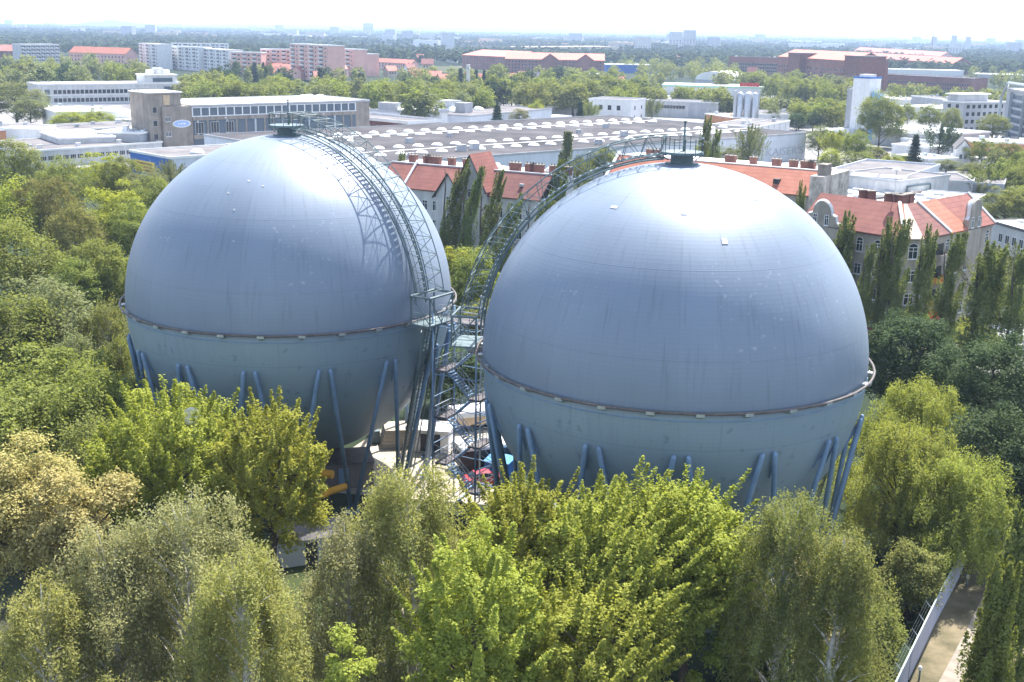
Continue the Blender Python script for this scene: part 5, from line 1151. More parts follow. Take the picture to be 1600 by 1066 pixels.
for px, w_ in ((990, 1.6), (1002, 1.4), (1118, 2.2), (1154, 1.4), (1191, 1.8), (1218, 1.6), (1240, 2.6), (1247, 1.4)): rb.chimney(rb.xof(px, 20) - w_ / 2, 7, 19.2, w_, 1.0, 1.45, None, 2)
fw = MB(); xx = .1; fw.add([(xx - .3, -.6, 15.0), (xx + .3, -.6, 15.0), (xx + .3, 5.0, 19.7), (xx - .3, 5.0, 19.7), (xx - .3, -.6, 15.5), (xx + .3, -.6, 15.5), (xx + .3, 5.0, 20.1), (xx - .3, 5.0, 20.1)], [(4, 5, 6, 7), (0, 1, 5, 4), (1, 2, 6, 5), (3, 0, 4, 7), (2, 3, 7, 6)]); fw.build("fire_wall_cap", M_['white'], rb.t)
rb.box("fire_wall", rb.W - .1, -.6, 0, rb.W + 2.6, 14.3, 18.9, pm("patchy_bare_wall", (.42, .36, .30), .95, .25, .5, c2=(.55, .48, .42), streak=.4)); rb.box("fire_wall_top", rb.W + .6, 1.2, 18.9, rb.W + 2.4, 4, 21, M_['concrete'])
rb.box("roof_hatch", rb.xof(1203), 1.2, 16.6, rb.xof(1203) + 1.2, 2.4, 17.5, M_['dark'])
for z in (11, 7.4, 3.8):
    rb.wins('f', 2, rb.W - 2, 22, z, 1.15, 1.9, 'cross')

# ------------------------------------------------------------------ the corner apartment house on the right
def corner_house():
    ZE = 15.0; E = [G(1252, 347.5, ZE), G(1417, 373.5, ZE), G(1440, 373.5, ZE), G(1551, 349.5, ZE)]
    o = E[1].copy(); o.z = 0
    t = thing("corner_apartment_house", "grey old corner apartment house with patchwork red, orange and glare-paled roof, curved gables and balconies", "apartment house", o)
    E = [Vector((e.x - o.x, e.y - o.y)) for e in E]
    def offs(d):
        """front polyline moved d metres into the building"""
        out = []
        for i, e in enumerate(E):
            ns = []
            if i > 0: v = (E[i] - E[i - 1]).normalized(); ns.append(Vector((-v.y, v.x)))
            if i < 3: v = (E[i + 1] - E[i]).normalized(); ns.append(Vector((-v.y, v.x)))
            nn = sum(ns, Vector((0, 0))); nn = nn / (nn.length) ; k = 1 / max(.4, nn.dot(ns[0])); out.append(e + nn * d * k)
        return out
    def inner(d):
        """both long wings moved inwards; their corner collapses to a short hip"""
        v0 = (E[1] - E[0]).normalized(); v2 = (E[3] - E[2]).normalized(); n0_ = Vector((-v0.y, v0.x)); n2_ = Vector((-v2.y, v2.x)); a, b_ = E[0] + n0_ * d, E[3] + n2_ * d
        den = v0.x * v2.y - v0.y * v2.x; k = ((b_ - a).x * v2.y - (b_ - a).y * v2.x) / den; x = a + v0 * k
        return [a, x - v0 * .35, x + v2 * .35, b_]
    F, Rg, Bk = offs(-.0), inner(4.8), inner(11.0); ov = offs(-.5)
    for i in range(3):
        mb = MB().prism([F[i], F[i + 1], Bk[i + 1], Bk[i]], 0, ZE); mb.build("wall", M_['greyrender'], t)
    def facet(p0, p1, q0, q1, z0, z1, mat):
        A = [(p0.x, p0.y, z0), (p1.x, p1.y, z0), (q1.x, q1.y, z1), (q0.x, q0.y, z1)]
        MB().add(A + [(x, y, z + .2) for x, y, z in A], [(4, 5, 6, 7), (3, 2, 1, 0), (0, 1, 5, 4), (1, 2, 6, 5), (2, 3, 7, 6), (3, 0, 4, 7)]).build("roof_facet", mat, t)
    ZR = 19.3
    L = lambda P, i, a: P[i].lerp(P[i + 1], a)
    facet(ov[0], L(ov, 0, .97), Rg[0], L(Rg, 0, .92), ZE - .1, ZR, M_['tile'])
    facet(L(ov, 0, .97), ov[1], L(Rg, 0, .92), Rg[1], ZE - .1, ZR, M_['tileorange'])
    facet(ov[1], ov[2], Rg[1], Rg[2], ZE - .1, ZR, M_['tileglare'])
    facet(ov[2], L(ov, 2, .36), Rg[2], L(Rg, 2, .16), ZE - .1, ZR, M_['tilemaroon'])
    facet(L(ov, 2, .36), L(ov, 2, .62), L(Rg, 2, .16), L(Rg, 2, .46), ZE - .1, ZR, M_['tileorange'])
    facet(L(ov, 2, .62), ov[3], L(Rg, 2, .46), Rg[3], ZE - .1, ZR, M_['tile'])
    for i in range(3):
        A = [(*Rg[i], ZR), (*Rg[i + 1], ZR), (*Bk[i + 1], ZE + 1), (*Bk[i], ZE + 1)]; MB().poly(A).build("back_roof", M_['roofgrey'], t)
    for a, b_ in ((L(ov, 2, .36), L(Rg, 2, .16)), (ov[3], Rg[3]), (L(ov, 0, .985), L(Rg, 0, .95))): MB().tube([(a.x, a.y, ZE + .2), (b_.x, b_.y, ZR + .35)], .28, 5).build("verge_capping", M_['white'], t)
    for i in range(3): MB().tube([(*F[i], ZE - .35), (*F[i + 1], ZE - .35)], .22, 5).build("cornice", M_['greyrender'], t)
    # windows and balconies
    def on(i, a, z, w, h, st, out=.04):
        p = L(F, i, a); v = (F[i + 1] - F[i]).normalized(); nn = Vector((v.y, -v.x)); q = p + nn * out
        ob = link("window", window_me(w, h, st), t, (q.x, q.y, z), math.atan2(v.y, v.x)); return ob
    n0 = int((F[1] - F[0]).length / 3.1); n2 = int((F[3] - F[2]).length / 3.0)
    for z, st in ((11.9, 'arch'), (8.3, 'cross'), (4.7, 'cross'), (1.2, 'cross')):
        for k in range(n0): on(0, (k + .5) / n0, z, 1.2, 1.75, st)
        on(1, .5, z, 1.5, 1.8, st)
        for k in range(n2):
            if (k + .5) / n2 > .34 or (k + .5) / n2 < .08: on(2, (k + .5) / n2, z, 1.15, 1.75, st if z > 9 else 'cross')
    v = (F[3] - F[2]).normalized(); nn = Vector((v.y, -v.x)); rz = math.atan2(v.y, v.x)
    for z, mt in ((11.1, M_['greyrender']), (7.5, pm("yellow_canvas", (.65, .30, .05), .8, .1, 1)), (3.9, pm("ochre_canvas", (.50, .33, .08), .8, .1, 1))):
        p = L(F, 2, .24) + nn * .75; bl = MB().box(-1.9, -.75, 0, 1.9, .73, .18).build("balcony", M_['greyrender'], t, (p.x, p.y, z)); bl.rotation_euler = (0, 0, rz)
        MB().box(-1.9, -.78, .19, 1.9, -.68, 1.1).box(-1.9, -.67, .19, -1.8, .72, 1.1).box(1.8, -.67, .19, 1.9, .72, 1.1).build("balcony_front", mt, bl)
        MB().box(-1.6, .66, .2, 1.6, .76, 2.5).build("balcony_door", M_['glass'], bl)
        if z < 9: MB().box(-.9, -.9, .3, .3, -.79, 1.0).build("flower_box", M_['red'], bl)
    p = L(F, 2, .2) + nn * .9; aw = MB().add([(-2.8, 0.86, 3.2), (2.8, .86, 3.2), (2.8, -1.3, 2.5), (-2.8, -1.3, 2.5), (2.8, -1.3, 2.1), (-2.8, -1.3, 2.1)], [(0, 3, 2, 1), (3, 5, 4, 2)]).build("awning", M_['red'], t, (p.x, p.y, 0)); aw.rotation_euler = (0, 0, rz)
    # curved gables
    def gable_(i, a, w, top, curve, mat):
        p = L(F, i, a); v = (F[i + 1] - F[i]).normalized(); n_ = Vector((v.y, -v.x)); prof = curve(w, top)
        mb = MB(); k = len(prof); fr = [(x, -.5, z) for x, z in prof]; bk = [(x, .6, z) for x, z in prof]; mb.add(fr + bk, [tuple(range(k)), tuple(range(k, 2 * k))[::-1]] + [(j, k + j, k + (j + 1) % k, (j + 1) % k) for j in range(k)])
        g = mb.build("curved_gable", mat, t, (p.x, p.y, 0)); g.rotation_euler = (0, 0, math.atan2(v.y, v.x))
        cp = MB(); rim = prof[1:-1]; cp.tube([(x, -.02, z + .02) for x, z in rim], .32, 5); cp.build("gable_coping", M_['white'], g)
        for x in (-1.1, 1.1): link("window", window_me(.8, 1.7, 'cross'), g, (x, -.53, ZE + .2))
    def tall(w, top):
        s = [(-w / 2, 9.0), (-w / 2, top - 3.2), (-w / 2 + .5, top - 2.6), (-w / 2 + .5, top - 1.2)]; c = [((w / 2 - .5) * math.cos(q), top - 1.2 + 1.2 * math.sin(q)) for q in np.linspace(math.pi, 0, 11)]
        e = [(w / 2 - .5, top - 2.6), (w / 2, top - 3.2), (w / 2, 9.0)]; r = s + c + e; return r[::-1]
    def broad_(w, top):
        s = [(-w / 2, 9.0), (-w / 2, ZE + .5), (-w / 2 + .9, ZE + .7), (-w / 2 + 1.1, ZE + 1.7), (-w / 2 + 1.9, ZE + 1.9)]; c = [((w / 2 - 1.9) * math.cos(q), ZE + 1.9 + (top - ZE - 1.9) * math.sin(q)) for q in np.linspace(math.pi, 0, 11)]
        return (s + c + [(-x, z) for x, z in s[::-1]])[::-1]
    gable_(2, .69, 4.4, 19.6, tall, M_['greyrender']); gable_(0, .21, 7.2, 19.0, broad_, M_['greyrender'])
    # chimneys and the antenna behind the ridge
    for i, a, w in ((0, .52, 1.6), (0, .62, 1.2), (0, .9, 2.2), (0, .97, 1.6), (2, .0, 2.2), (2, .12, 1.4)):
        p = L(Rg, i, a).lerp(L(Bk, i, a), .3); c = MB().box(-w / 2, -.5, ZR - 1.5, w / 2, .5, ZR + 1.2).build("chimney", M_['brick'], t, (p.x, p.y, 0)); c.rotation_euler = (0, 0, rz if i == 2 else 0)
        MB().box(-w / 2 - .1, -.6, ZR + 1.2, w / 2 + .1, .6, ZR + 1.35).build("chimney_cap", M_['concrete'], c)
    p = L(Rg, 0, .93); MB().tube([(p.x, p.y + 2, ZR), (p.x, p.y + 2, ZR + 5.2)], .07, 5).lathe([(.7, 5.0), (.5, 5.4), (0, 5.5)], (p.x, p.y + 2, ZR), 12).build("antenna", M_['white'], t)
corner_house()
# ------------------------------------------------------------------ things in the yard between the gasholders
def oriented(name, label, cat, p, az, group=None): return thing(name, label, cat, (p.x, p.y, 0), az, group)
def arch_prof(w, h0, rise, n=9): return [(w / 2 * math.cos(a), h0 + rise * math.sin(a)) for a in np.linspace(0, math.pi, n)]
az_ = R_(22)
# round-topped trailers with pale sides
for lab, px, L, w, h0, rise, side in (("round-topped white trailer with tan side behind the stair tower", (745, 668), 6.5, 2.6, 2.0, .9, 'tan'),
                                       ("long white trailer with dark side right of the stair tower's lower flights", (762, 728), 7.0, 2.6, 2.6, .35, 'dark')):
    t = oriented("trailer", lab, "trailer", G(*px, 0), az_)
    pf_ = [(w / 2, .7)] + arch_prof(w, h0, rise) + [(-w / 2, .7)]; n_ = len(pf_)
    MB().box(-L / 2, -w / 2, .7, L / 2, w / 2, h0 - .25).build("side_panel", M_[side], t)
    pt = [(w / 2 + .04, h0 - .25)] + arch_prof(w + .08, h0, rise) + [(-w / 2 - .04, h0 - .25)]; n_ = len(pt)
    vs = [(e * L / 2 * 1.01, y, z) for e in (-1, 1) for y, z in pt]
    MB().add(vs, [(i, i + 1, n_ + i + 1, n_ + i) for i in range(n_ - 1)] + [tuple(range(n_))[::-1], tuple(range(n_, 2 * n_))], 0, False).build("roof", M_['white'], t)
    for x in (-L * .3, -L * .15, L * .25): MB().tube([(x, -w / 2 - .02, .45), (x, w / 2 + .02, .45)], .45, 12).build("wheel", M_['dark'], t)
t = oriented("site_cabin", "white site cabin with dark door end on the sandy yard, foot of the raking ladder", "cabin", G(678, 702, 0), R_(-8))
MB().box(-1.9, -1.4, .1, 1.9, 1.6, 2.5).build("wall", M_['white'], t); MB().box(-2.05, -1.6, 2.5, 2.05, 1.8, 2.68).build("roof", M_['white'], t); MB().box(-1.2, -1.44, .2, 1.0, -1.405, 2.2).build("door", M_['dark'], t)
t = oriented("block_stack", "stack of pale sandstone-coloured blocks on the sandy yard below the left gasholder", "stack", G(618, 694, 0), R_(10))
for k in range(5): MB().box(-1.7 + k * .12, -1.4, k * .42, 1.7 - k * .05, 1.8, k * .42 + .39).build("block_layer", sand, t)
t = oriented("container", "blue covered skip with light blue tarpaulin beside the right gasholder's legs", "container", G(781, 738, 0), R_(-20))
MB().box(-1.3, -1.1, 0, 1.3, 1.1, 1.5).build("body", M_['bluepaint'], t)
MB().add([(-1.4, -1.2, 1.5), (1.4, -1.2, 1.5), (1.4, 1.2, 1.5), (-1.4, 1.2, 1.5), (-.9, 0, 2.1), (.9, 0, 2.1)], [(0, 1, 5, 4), (2, 3, 4, 5), (1, 2, 5), (3, 0, 4), (3, 2, 1, 0)]).build("tarpaulin", M_['tarpblue'], t)
t = oriented("site_container", "brown-grey flat site container standing in the shade under the left gasholder", "container", G(534, 752, 0), R_(14))
MB().box(-3.0, -2.2, .1, 3.0, 2.2, 2.6).build("body", pm("brown_grey_steel", (.17, .145, .13), .8, .15, .6, streak=.3), t); MB().box(-3.1, -2.3, 2.6, 3.1, 2.3, 2.72).build("roof", M_['pipe'], t); MB().box(-.5, -2.26, .15, .5, -2.205, 2.2).build("door", M_['steelblue'], t)
t = oriented("valve_cabinet", "dark grey valve cabinets in the sun patch under the left gasholder", "cabinet", G(595, 692, 0), R_(10))
for k in range(2): MB().box(-1 + k * 1.1, -.4, .05, -.1 + k * 1.1, .4, 1.5 - k * .3).build("cabinet_body", M_['steelgreen'], t)
t = oriented("yard_hut", "low grey-roofed hut with white walls, the front greyed as shade, below the yellow pipe", "hut", G(482, 868, 0), R_(22))
MB().box(-2.6, -1.8, 0, 2.5, 1.8, 2.4).build("wall", M_['silver'], t); MB().box(2.501, -1.8, 0, 2.6, 1.8, 2.4).build("end_wall", M_['white'], t)  # grey wall colour stands in for shade; the end keeps its white
MB().add([(-2.9, -2.1, 2.4), (2.9, -2.1, 2.4), (2.9, 0, 3.1), (-2.9, 0, 3.1), (2.9, 2.1, 2.4), (-2.9, 2.1, 2.4)], [(0, 1, 2, 3), (3, 2, 4, 5), (0, 5, 4, 1), (0, 3, 5), (1, 4, 2)]).build("roof", M_['roofgrey'], t)
MB().box(2.61, -.9, .6, 2.66, .9, 2.0).build("window", M_['glass'], t); MB().box(-.6, -1.86, 0, .4, -1.81, 2.0).build("door", M_['dark'], t)
t = oriented("gas_pipe", "ochre yellow overground gas pipe with bends between the lime maple and the middle birch", "pipe", G(500, 800, 0), 0)
base = G(500, 800, 0); q = lambda px, py, z: tuple(G(px, py, z) - base)
MB().tube([q(482, 737, 4.0), q(520, 742, 4.0)], .42, 10).build("pipe_run", M_['yellowpaint'], t)
MB().tube([q(540, 760, 3.2), q(516, 768, 3.2), q(490, 779, 3.2), q(492, 783, 3.0), q(497, 796, 2.2), q(505, 812, 1.0), q(508, 818, .1)], .34, 10).build("pipe_run", M_['yellowpaint'], t)
MB().tube([q(486, 738, 0), q(486, 738, 3.7)], .12, 6).tube([q(515, 742, 0), q(515, 742, 3.7)], .12, 6).build("pipe_support", M_['steelblue'], t)
p = G(301, 650, 14.4); t = thing("satellite_dish", "round white dish on a mast among the treetops at the left gasholder's foot", "dish", (p.x, p.y, 0)); MB().tube([(0, 0, 0), (0, 0, 14.3)], .08, 6).build("mast", M_['steelgrey'], t)
d_ = MB().lathe([(0.0, 0), (.3, .03), (.55, .10), (.72, .2), (.72, .24), (.5, .12), (0, .04)], n=20); dish = d_.build("reflector", M_['white'], t, (0, -.15, 14.4)); dish.rotation_euler = (R_(70), 0, 0)
MB().tube([(0, -.1, 14.2), (0, -.75, 14.25)], .025, 5).build("feed_arm", M_['steelgrey'], t)
t = oriented("garden_shed", "white-walled shed under the birches at the bottom edge, left", "shed", G(128, 1082, 0), R_(10)); MB().box(-1.7, -1, 0, 1.7, 1, 2.2).build("wall", M_['white'], t); MB().box(-1.9, -1.2, 2.2, 1.9, 1.2, 2.35).build("roof", M_['roofgrey'], t); MB().box(.3, -1.05, .1, 1.1, -1.005, 1.9).build("door", M_['dark'], t)

# ---- cars
CARS = {}
def car_parts(col):
    if col in CARS: return CARS[col]
    paint = pm("car_paint_" + "abcdef"[len(CARS)], col, .3, .03, 1, spec=.6)
    prof = [(-2.1, .35), (-2.15, .75), (-1.95, .88), (-1.55, .92), (-1.0, 1.38), (.55, 1.42), (1.15, .95), (2.0, .80), (2.15, .6), (2.1, .35)]; n_ = len(prof)
    vs = [(x, s * (.84 if z < 1.1 else .66), z) for s in (-1, 1) for x, z in prof]
    body = MB().add(vs, [tuple(range(n_)), tuple(range(n_, 2 * n_))[::-1]] + [(i, n_ + i, n_ + (i + 1) % n_, (i + 1) % n_) for i in range(n_)]).mesh("body", paint)
    g = MB()
    for s in (-1, 1): g.add([(-1.35, s * .82, .98), (.95, s * .82, .98), (.5, s * .70, 1.36), (-.9, s * .70, 1.36)], [(0, 1, 2, 3) if s < 0 else (3, 2, 1, 0)])
    g.add([(1.17, -.68, .98), (1.17, .68, .98), (.62, .6, 1.40), (.62, -.6, 1.40), (-1.56, -.68, .96), (-1.56, .68, .96), (-1.06, .6, 1.38), (-1.06, -.6, 1.38)], [(0, 1, 2, 3), (5, 4, 7, 6)])
    glass = g.mesh("windows", M_['glass']); w = MB().tube([(0, -.1, 0), (0, .1, 0)], .31, 12).mesh("wheel", M_['dark']); CARS[col] = (body, glass, w); return CARS[col]
def car(px, py, az, col, label, group=None):
    p = G(px, py, 0); t = thing("car", label, "car", (p.x, p.y, .03), az, group); b_, g, w = car_parts(col); link("body", b_, t); link("windows", g, t)
    for x in (-1.35, 1.35):
        for y in (-.78, .78): link("wheel", w, t, (x, y, .31))
WH, SV, RD, BK, BL = (.7, .7, .7), (.38, .39, .41), (.45, .03, .03), (.03, .03, .035), (.05, .10, .26)
car(756, 757, R_(20), RD, "small red car beside the foot of the stair tower")
rc = random.Random(8); names = {WH: "white", SV: "silver", RD: "red", BK: "black", BL: "dark blue"}; ordn = ["leftmost", "second", "third", "fourth", "fifth", "sixth", "seventh", "eighth", "ninth", "tenth", "eleventh", "twelfth"]
for row, (a, b_, n_, where) in enumerate((((1030, 172), (1100, 177), 8, "before the white row building"), ((1040, 180), (1098, 184), 6, "in the row nearest the warehouse"), ((1240, 171), (1290, 174), 7, "in the row left of the silo tower"), ((835, 176), (895, 174), 7, "left of the parking-area fir"))):
    for k in range(n_):
        u = k / (n_ - 1); c = (WH, SV, BK, BL, WH, SV, RD)[(k * 3 + row * 2) % 7]
        car(a[0] + (b_[0] - a[0]) * u, a[1] + (b_[1] - a[1]) * u, R_(85) + rc.uniform(-.1, .1), c, "%s car, %s %s" % (names[c], ordn[k] if k == 0 else ordn[k] + " from the left", where), "cars in the works car park")
for k, (px, py, c, lab) in enumerate(((1592, 552, SV, "silver car on the street at the right edge below the white tent"), (1512, 552, WH, "white car half hidden by the dark round trees"), (1478, 527, BL, "dark blue car parked before the corner house"))): car(px, py, R_(12), c, lab)
# white tent and red fence panels on the street side
p = G(1572, 540, 0); t = thing("market_tent", "white pointed tent under the trees at the right edge", "tent", p)
for x in (-2, 2):
    for y in (-2, 2): MB().tube([(x, y, 0), (x, y, 2.3)], .05, 5).build("pole", M_['steelgrey'], t)
MB().add([(-2.2, -2.2, 2.2), (2.2, -2.2, 2.2), (2.2, 2.2, 2.2), (-2.2, 2.2, 2.2), (0, 0, 3.6)], [(0, 1, 4), (1, 2, 4), (2, 3, 4), (3, 0, 4), (3, 2, 1, 0)]).build("roof", M_['white'], t)
a, b_ = G(1352, 535, 0), G(1375, 537, 0); dv = b_ - a; t = thing("board_fence", "dark red board fence at the right gasholder's right edge", "fence", a, math.atan2(dv.y, dv.x))
MB().box(-3, 0, 0, dv.length, .08, 2.4).build("boards", pm("dark_red_boards", (.16, .02, .02), .8, .15, 1.5), t)
for k in range(4): MB().box(-3 + (dv.length + 3) * k / 3 - .06, .085, 0, -3 + (dv.length + 3) * k / 3 + .06, .2, 2.5).build("post", M_['dark'], t)

# ---- metal fence with barbed-wire arms along the path
pts = [G(*p) for p in ((1372, 1165), (1418, 1066), (1461, 975), (1497, 906), (1511, 872), (1524, 842))]
t = thing("metal_fence", "grey corrugated metal fence with outward barbed-wire arms along the gravel path", "fence", pts[0]); o_ = pts[0]
sheetm = pm("zinc_sheet_fence", (.36, .37, .44), .6, .06, .5, streak=.25); HF = 2.5
pan = MB(); step = .2
for a, b_ in zip(pts[:-1], pts[1:]):
    d = b_ - a; n_ = int(d.length / step); nn = Vector((-d.y, d.x, 0)).normalized()
    for k in range(n_):
        q0, q1 = a + d * k / n_ - o_, a + d * (k + 1) / n_ - o_; o0, o1 = nn * (.03 if k % 2 else -.03), nn * (.03 if (k + 1) % 2 else -.03); th = nn * .012
        A = [q0 + o0, q1 + o1, q1 + o1 + Vector((0, 0, HF)), q0 + o0 + Vector((0, 0, HF))]; pan.add(A + [v + th for v in A], [(0, 1, 2, 3), (7, 6, 5, 4), (3, 2, 6, 7)])
pan.build("sheet_panels", sheetm, t)
cum = 0; wires = [[], [], []]
for a, b_ in zip(pts[:-1], pts[1:]):
    d = b_ - a; n_ = max(1, round(d.length / 2.6)); nn = Vector((-d.y, d.x, 0)).normalized()
    for k in range(n_):
        q = a + d * k / n_ - o_; tp = q + nn * .09 + Vector((0, 0, HF)); tip = tp + nn * .40 + Vector((0, 0, .45))
        MB().tube([q + nn * .09, tp, tip], [.045, .035, .014], 5).build("post", M_['steelgrey'], t)
        for j in range(3): wires[j].append(tp.lerp(tip, (j + 1) / 3))
for w in wires: MB().tube(w, .005, 3).build("barbed_wire", M_['steelgrey'], t)
top = MB(); top.tube([p - o_ + Vector((0, 0, HF + .03)) for p in pts], .06, 5); top.build("top_rail", pm("pale_green_rail", (.42, .52, .47), .6, .1, 1), t)
for lab, px in (("white-topped low bollard lamp beside the fence at the bottom edge", (1436, 1062)), ("second low bollard lamp further up the path by the fence", (1510, 917))):
    t = thing("bollard_lamp", lab, "bollard", G(*px)); MB().tube([(0, 0, 0), (0, 0, .75)], .07, 8).build("post", M_['steelgreen'], t); MB().lathe([(.10, .75), (.13, .8), (.13, 1.0), (.08, 1.08), (0, 1.1)], n=12).build("lamp_head", M_['white'], t)
p = G(1311, 1085, 0); t = thing("wooden_pole", "pale leaning pole in front of the birches at the bottom edge", "pole", p); MB().tube([(0, 0, 0), (.5, .2, 2.2), (.9, .35, 4.4)], [.07, .055, .02], 6).build("shaft", M_['tan'], t)

# ------------------------------------------------------------------ the town beyond: large buildings one by one
brickwall = 'brickfar'
def tile_block(name, label, pl, pr, h, depth, rise, wall, tile, floors=3, n=16, cat="building", group=None, ww=1.6, along=True):
    b = Bld(name, label, cat, pl, pr, h, depth, group); b.walls(M_[wall]); b.gable(M_[tile], rise, .6, along, M_[wall])
    for f in range(floors): b.wins('f', b.W * .02, b.W * .98, n, 2 + f * (h - 2) / floors, ww, 2.0, 'plain')
    return b
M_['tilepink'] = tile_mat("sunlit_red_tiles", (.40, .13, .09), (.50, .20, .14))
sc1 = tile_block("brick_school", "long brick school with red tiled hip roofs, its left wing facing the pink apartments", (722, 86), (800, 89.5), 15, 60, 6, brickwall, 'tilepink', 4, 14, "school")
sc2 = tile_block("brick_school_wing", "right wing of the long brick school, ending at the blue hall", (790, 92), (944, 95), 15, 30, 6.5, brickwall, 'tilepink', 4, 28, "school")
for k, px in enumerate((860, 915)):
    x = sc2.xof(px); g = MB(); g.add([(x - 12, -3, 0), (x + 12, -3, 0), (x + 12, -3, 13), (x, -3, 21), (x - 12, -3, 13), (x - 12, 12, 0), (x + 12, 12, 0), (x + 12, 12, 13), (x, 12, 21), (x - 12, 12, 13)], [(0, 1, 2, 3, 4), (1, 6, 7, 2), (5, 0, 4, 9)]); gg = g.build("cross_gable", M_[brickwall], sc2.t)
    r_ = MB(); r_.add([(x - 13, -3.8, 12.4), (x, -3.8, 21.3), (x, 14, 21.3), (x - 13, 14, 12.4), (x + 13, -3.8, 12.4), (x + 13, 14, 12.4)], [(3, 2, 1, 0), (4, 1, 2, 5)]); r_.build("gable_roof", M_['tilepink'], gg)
block("beige_factory", "long beige factory with a row of white roof lights behind the brick school", (818, 74), (968, 73), 13, 60, 'beige', 'beige', 'beige', 0, 0, "factory")
for k in range(9): MB().box(0, 0, 0, 9, 8, 2.0).build("roof_light", M_['white'], None, None) if False else None
block("blue_hall", "bright blue low hall with white roof right of the brick school", (948, 101), (1020, 102), 9, 30, 'bluepaint', 'roofwhite', cat="hall")
block("white_roof_hall", "white flat roof in front of the blue hall and the school's end", (925, 117), (972, 117), 6, 26, 'white', 'roofwhite', cat="hall")
ah = Bld("arched_hall", "grey arched-roof hall behind the long pale-green roofed hall", "hall", (1086, 124), (1140, 126), 5, 46); ah.walls(M_['silver'])
pf_ = [(ah.W / 2 * (1 - math.cos(a)), 5 + 7 * math.sin(a)) for a in np.linspace(0, math.pi, 15)]; n_ = 15
MB().add([(x, y, z) for y in (0, 46) for x, z in pf_], [(i, n_ + i, n_ + i + 1, i + 1) for i in range(n_ - 1)] + [tuple(range(n_)), tuple(range(n_, 2 * n_))[::-1]]).build("roof", M_['roofwhite'], ah.t)
gs = block("long_market_hall", "very long pale hall with light green roof edge and small red sign letters", (1035, 133), (1194, 137), 7, 40, 'white', 'roofwhite', 'bluewall', cat="hall")
gs.box("green_fascia", -.3, -.5, 6.1, gs.W + .3, -.26, 7.2, pm("pale_green_fascia", (.36, .62, .48), .6, .05, .2)); gs.box("red_front", gs.W * .12, -.1, 0, gs.W * .30, .05, 4.5, M_['brick'])
for k in range(6): gs.box("sign_letter", gs.W * (.76 + .032 * k), -1, 7.5, gs.W * (.76 + .032 * k) + 2.2, -.4, 10, M_['red'])
bf1 = block("brick_factory", "big dark-red brick factory with flat roof, left long wing", (1139, 89), (1218, 91), 20, 30, brickwall, 'roofgrey', 'brick', 4, 22, "factory", 2.2, 2.4)
bf2 = block("brick_factory", "middle wing of the big brick factory with bright red roof and end towers", (1215, 89), (1330, 96), 24, 34, brickwall, 'tilepink' if False else 'roofgrey', 'brick', 5, 26, "factory", 2.0, 2.2)
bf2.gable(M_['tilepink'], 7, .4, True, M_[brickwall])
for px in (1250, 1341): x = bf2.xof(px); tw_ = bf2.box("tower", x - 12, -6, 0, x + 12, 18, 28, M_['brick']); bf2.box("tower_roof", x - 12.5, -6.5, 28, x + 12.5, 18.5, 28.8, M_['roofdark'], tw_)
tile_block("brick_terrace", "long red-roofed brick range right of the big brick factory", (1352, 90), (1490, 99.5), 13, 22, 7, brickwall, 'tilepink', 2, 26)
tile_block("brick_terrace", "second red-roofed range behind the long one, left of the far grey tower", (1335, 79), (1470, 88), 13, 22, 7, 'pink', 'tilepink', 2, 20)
block("white_roof_hall", "white-roofed hall strip before the long red-roofed brick range", (1356, 108), (1506, 111), 9, 30, 'white', 'roofwhite', cat="hall", floors=1, n=12)
block("brick_works", "low long brick works with many small windows right of the silo tower", (1380, 117), (1520, 123.5), 11, 24, brickwall, 'roofgrey', 'brick', 2, 36, "factory")
block("brick_works", "dark brick wall block behind the silo tower, joining the low brick works", (1300, 113), (1381, 117), 11, 24, brickwall, 'roofgrey', 'brick', 2, 16, "factory")
block("white_roof_hall", "pale sheds right of the low brick works", (1524, 116), (1600, 118), 7, 40, 'silver', 'roofwhite', cat="hall")
block("white_roof_hall", "pale roof strip at the right edge above the pale sheds", (1530, 99), (1640, 101), 7, 30, 'silver', 'roofwhite', cat="hall")

def slab(name, label, pl, pr, h, depth, wall, floors, steps=(), group=None, cat="apartment block", balc='white', bays=6):
    b = Bld(name, label, cat, pl, pr, h, depth, group); b.walls(M_[wall]); b.flat(M_['roofwhite'], M_['white'], .3, .5)
    for f in range(floors):
        z = 1.6 + f * (h - 1.5) / floors
        for k in range(bays):
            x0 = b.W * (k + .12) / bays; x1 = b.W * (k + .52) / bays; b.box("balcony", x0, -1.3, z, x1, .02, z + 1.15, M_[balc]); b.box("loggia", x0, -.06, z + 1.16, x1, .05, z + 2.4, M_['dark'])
            link("window", window_me(2.2, 1.5, 'plain'), b.t, (b.W * (k + .75) / bays, -.04, z + .7))
    return b
slab("white_apartment_block", "white stepped apartment slab, its tall left part", (217, 68), (246, 70), 24, 14, 'white', 7, bays=3)
slab("white_apartment_block", "middle part of the white apartment slab with brownish recesses", (246, 72), (310, 75), 22, 14, 'white', 6, bays=6)
slab("white_apartment_block", "right end of the white apartment slab next to the salmon blocks", (308, 76), (357, 79), 21, 14, 'white', 6, bays=5)
slab("white_apartment_block", "low white rear slab over the right half of the white apartment row", (270, 68), (357, 69), 21, 14, 'white', 6, bays=6)
slab("salmon_apartment_block", "low left salmon apartment block with white balconies", (361, 82), (408, 83), 20, 14, 'pink', 5, bays=3)
slab("salmon_apartment_block", "second salmon block, stepping up right of the low left one", (407, 77), (454, 78), 23, 14, 'pink', 6, bays=3)
slab("salmon_apartment_block", "tallest salmon block with white roof structure", (453, 69), (512, 72), 29, 15, 'pink', 8, bays=4)
slab("salmon_apartment_block", "salmon block right of the tallest, with wide white balconies", (511, 76), (553, 78), 24, 14, 'pink', 6, bays=3)
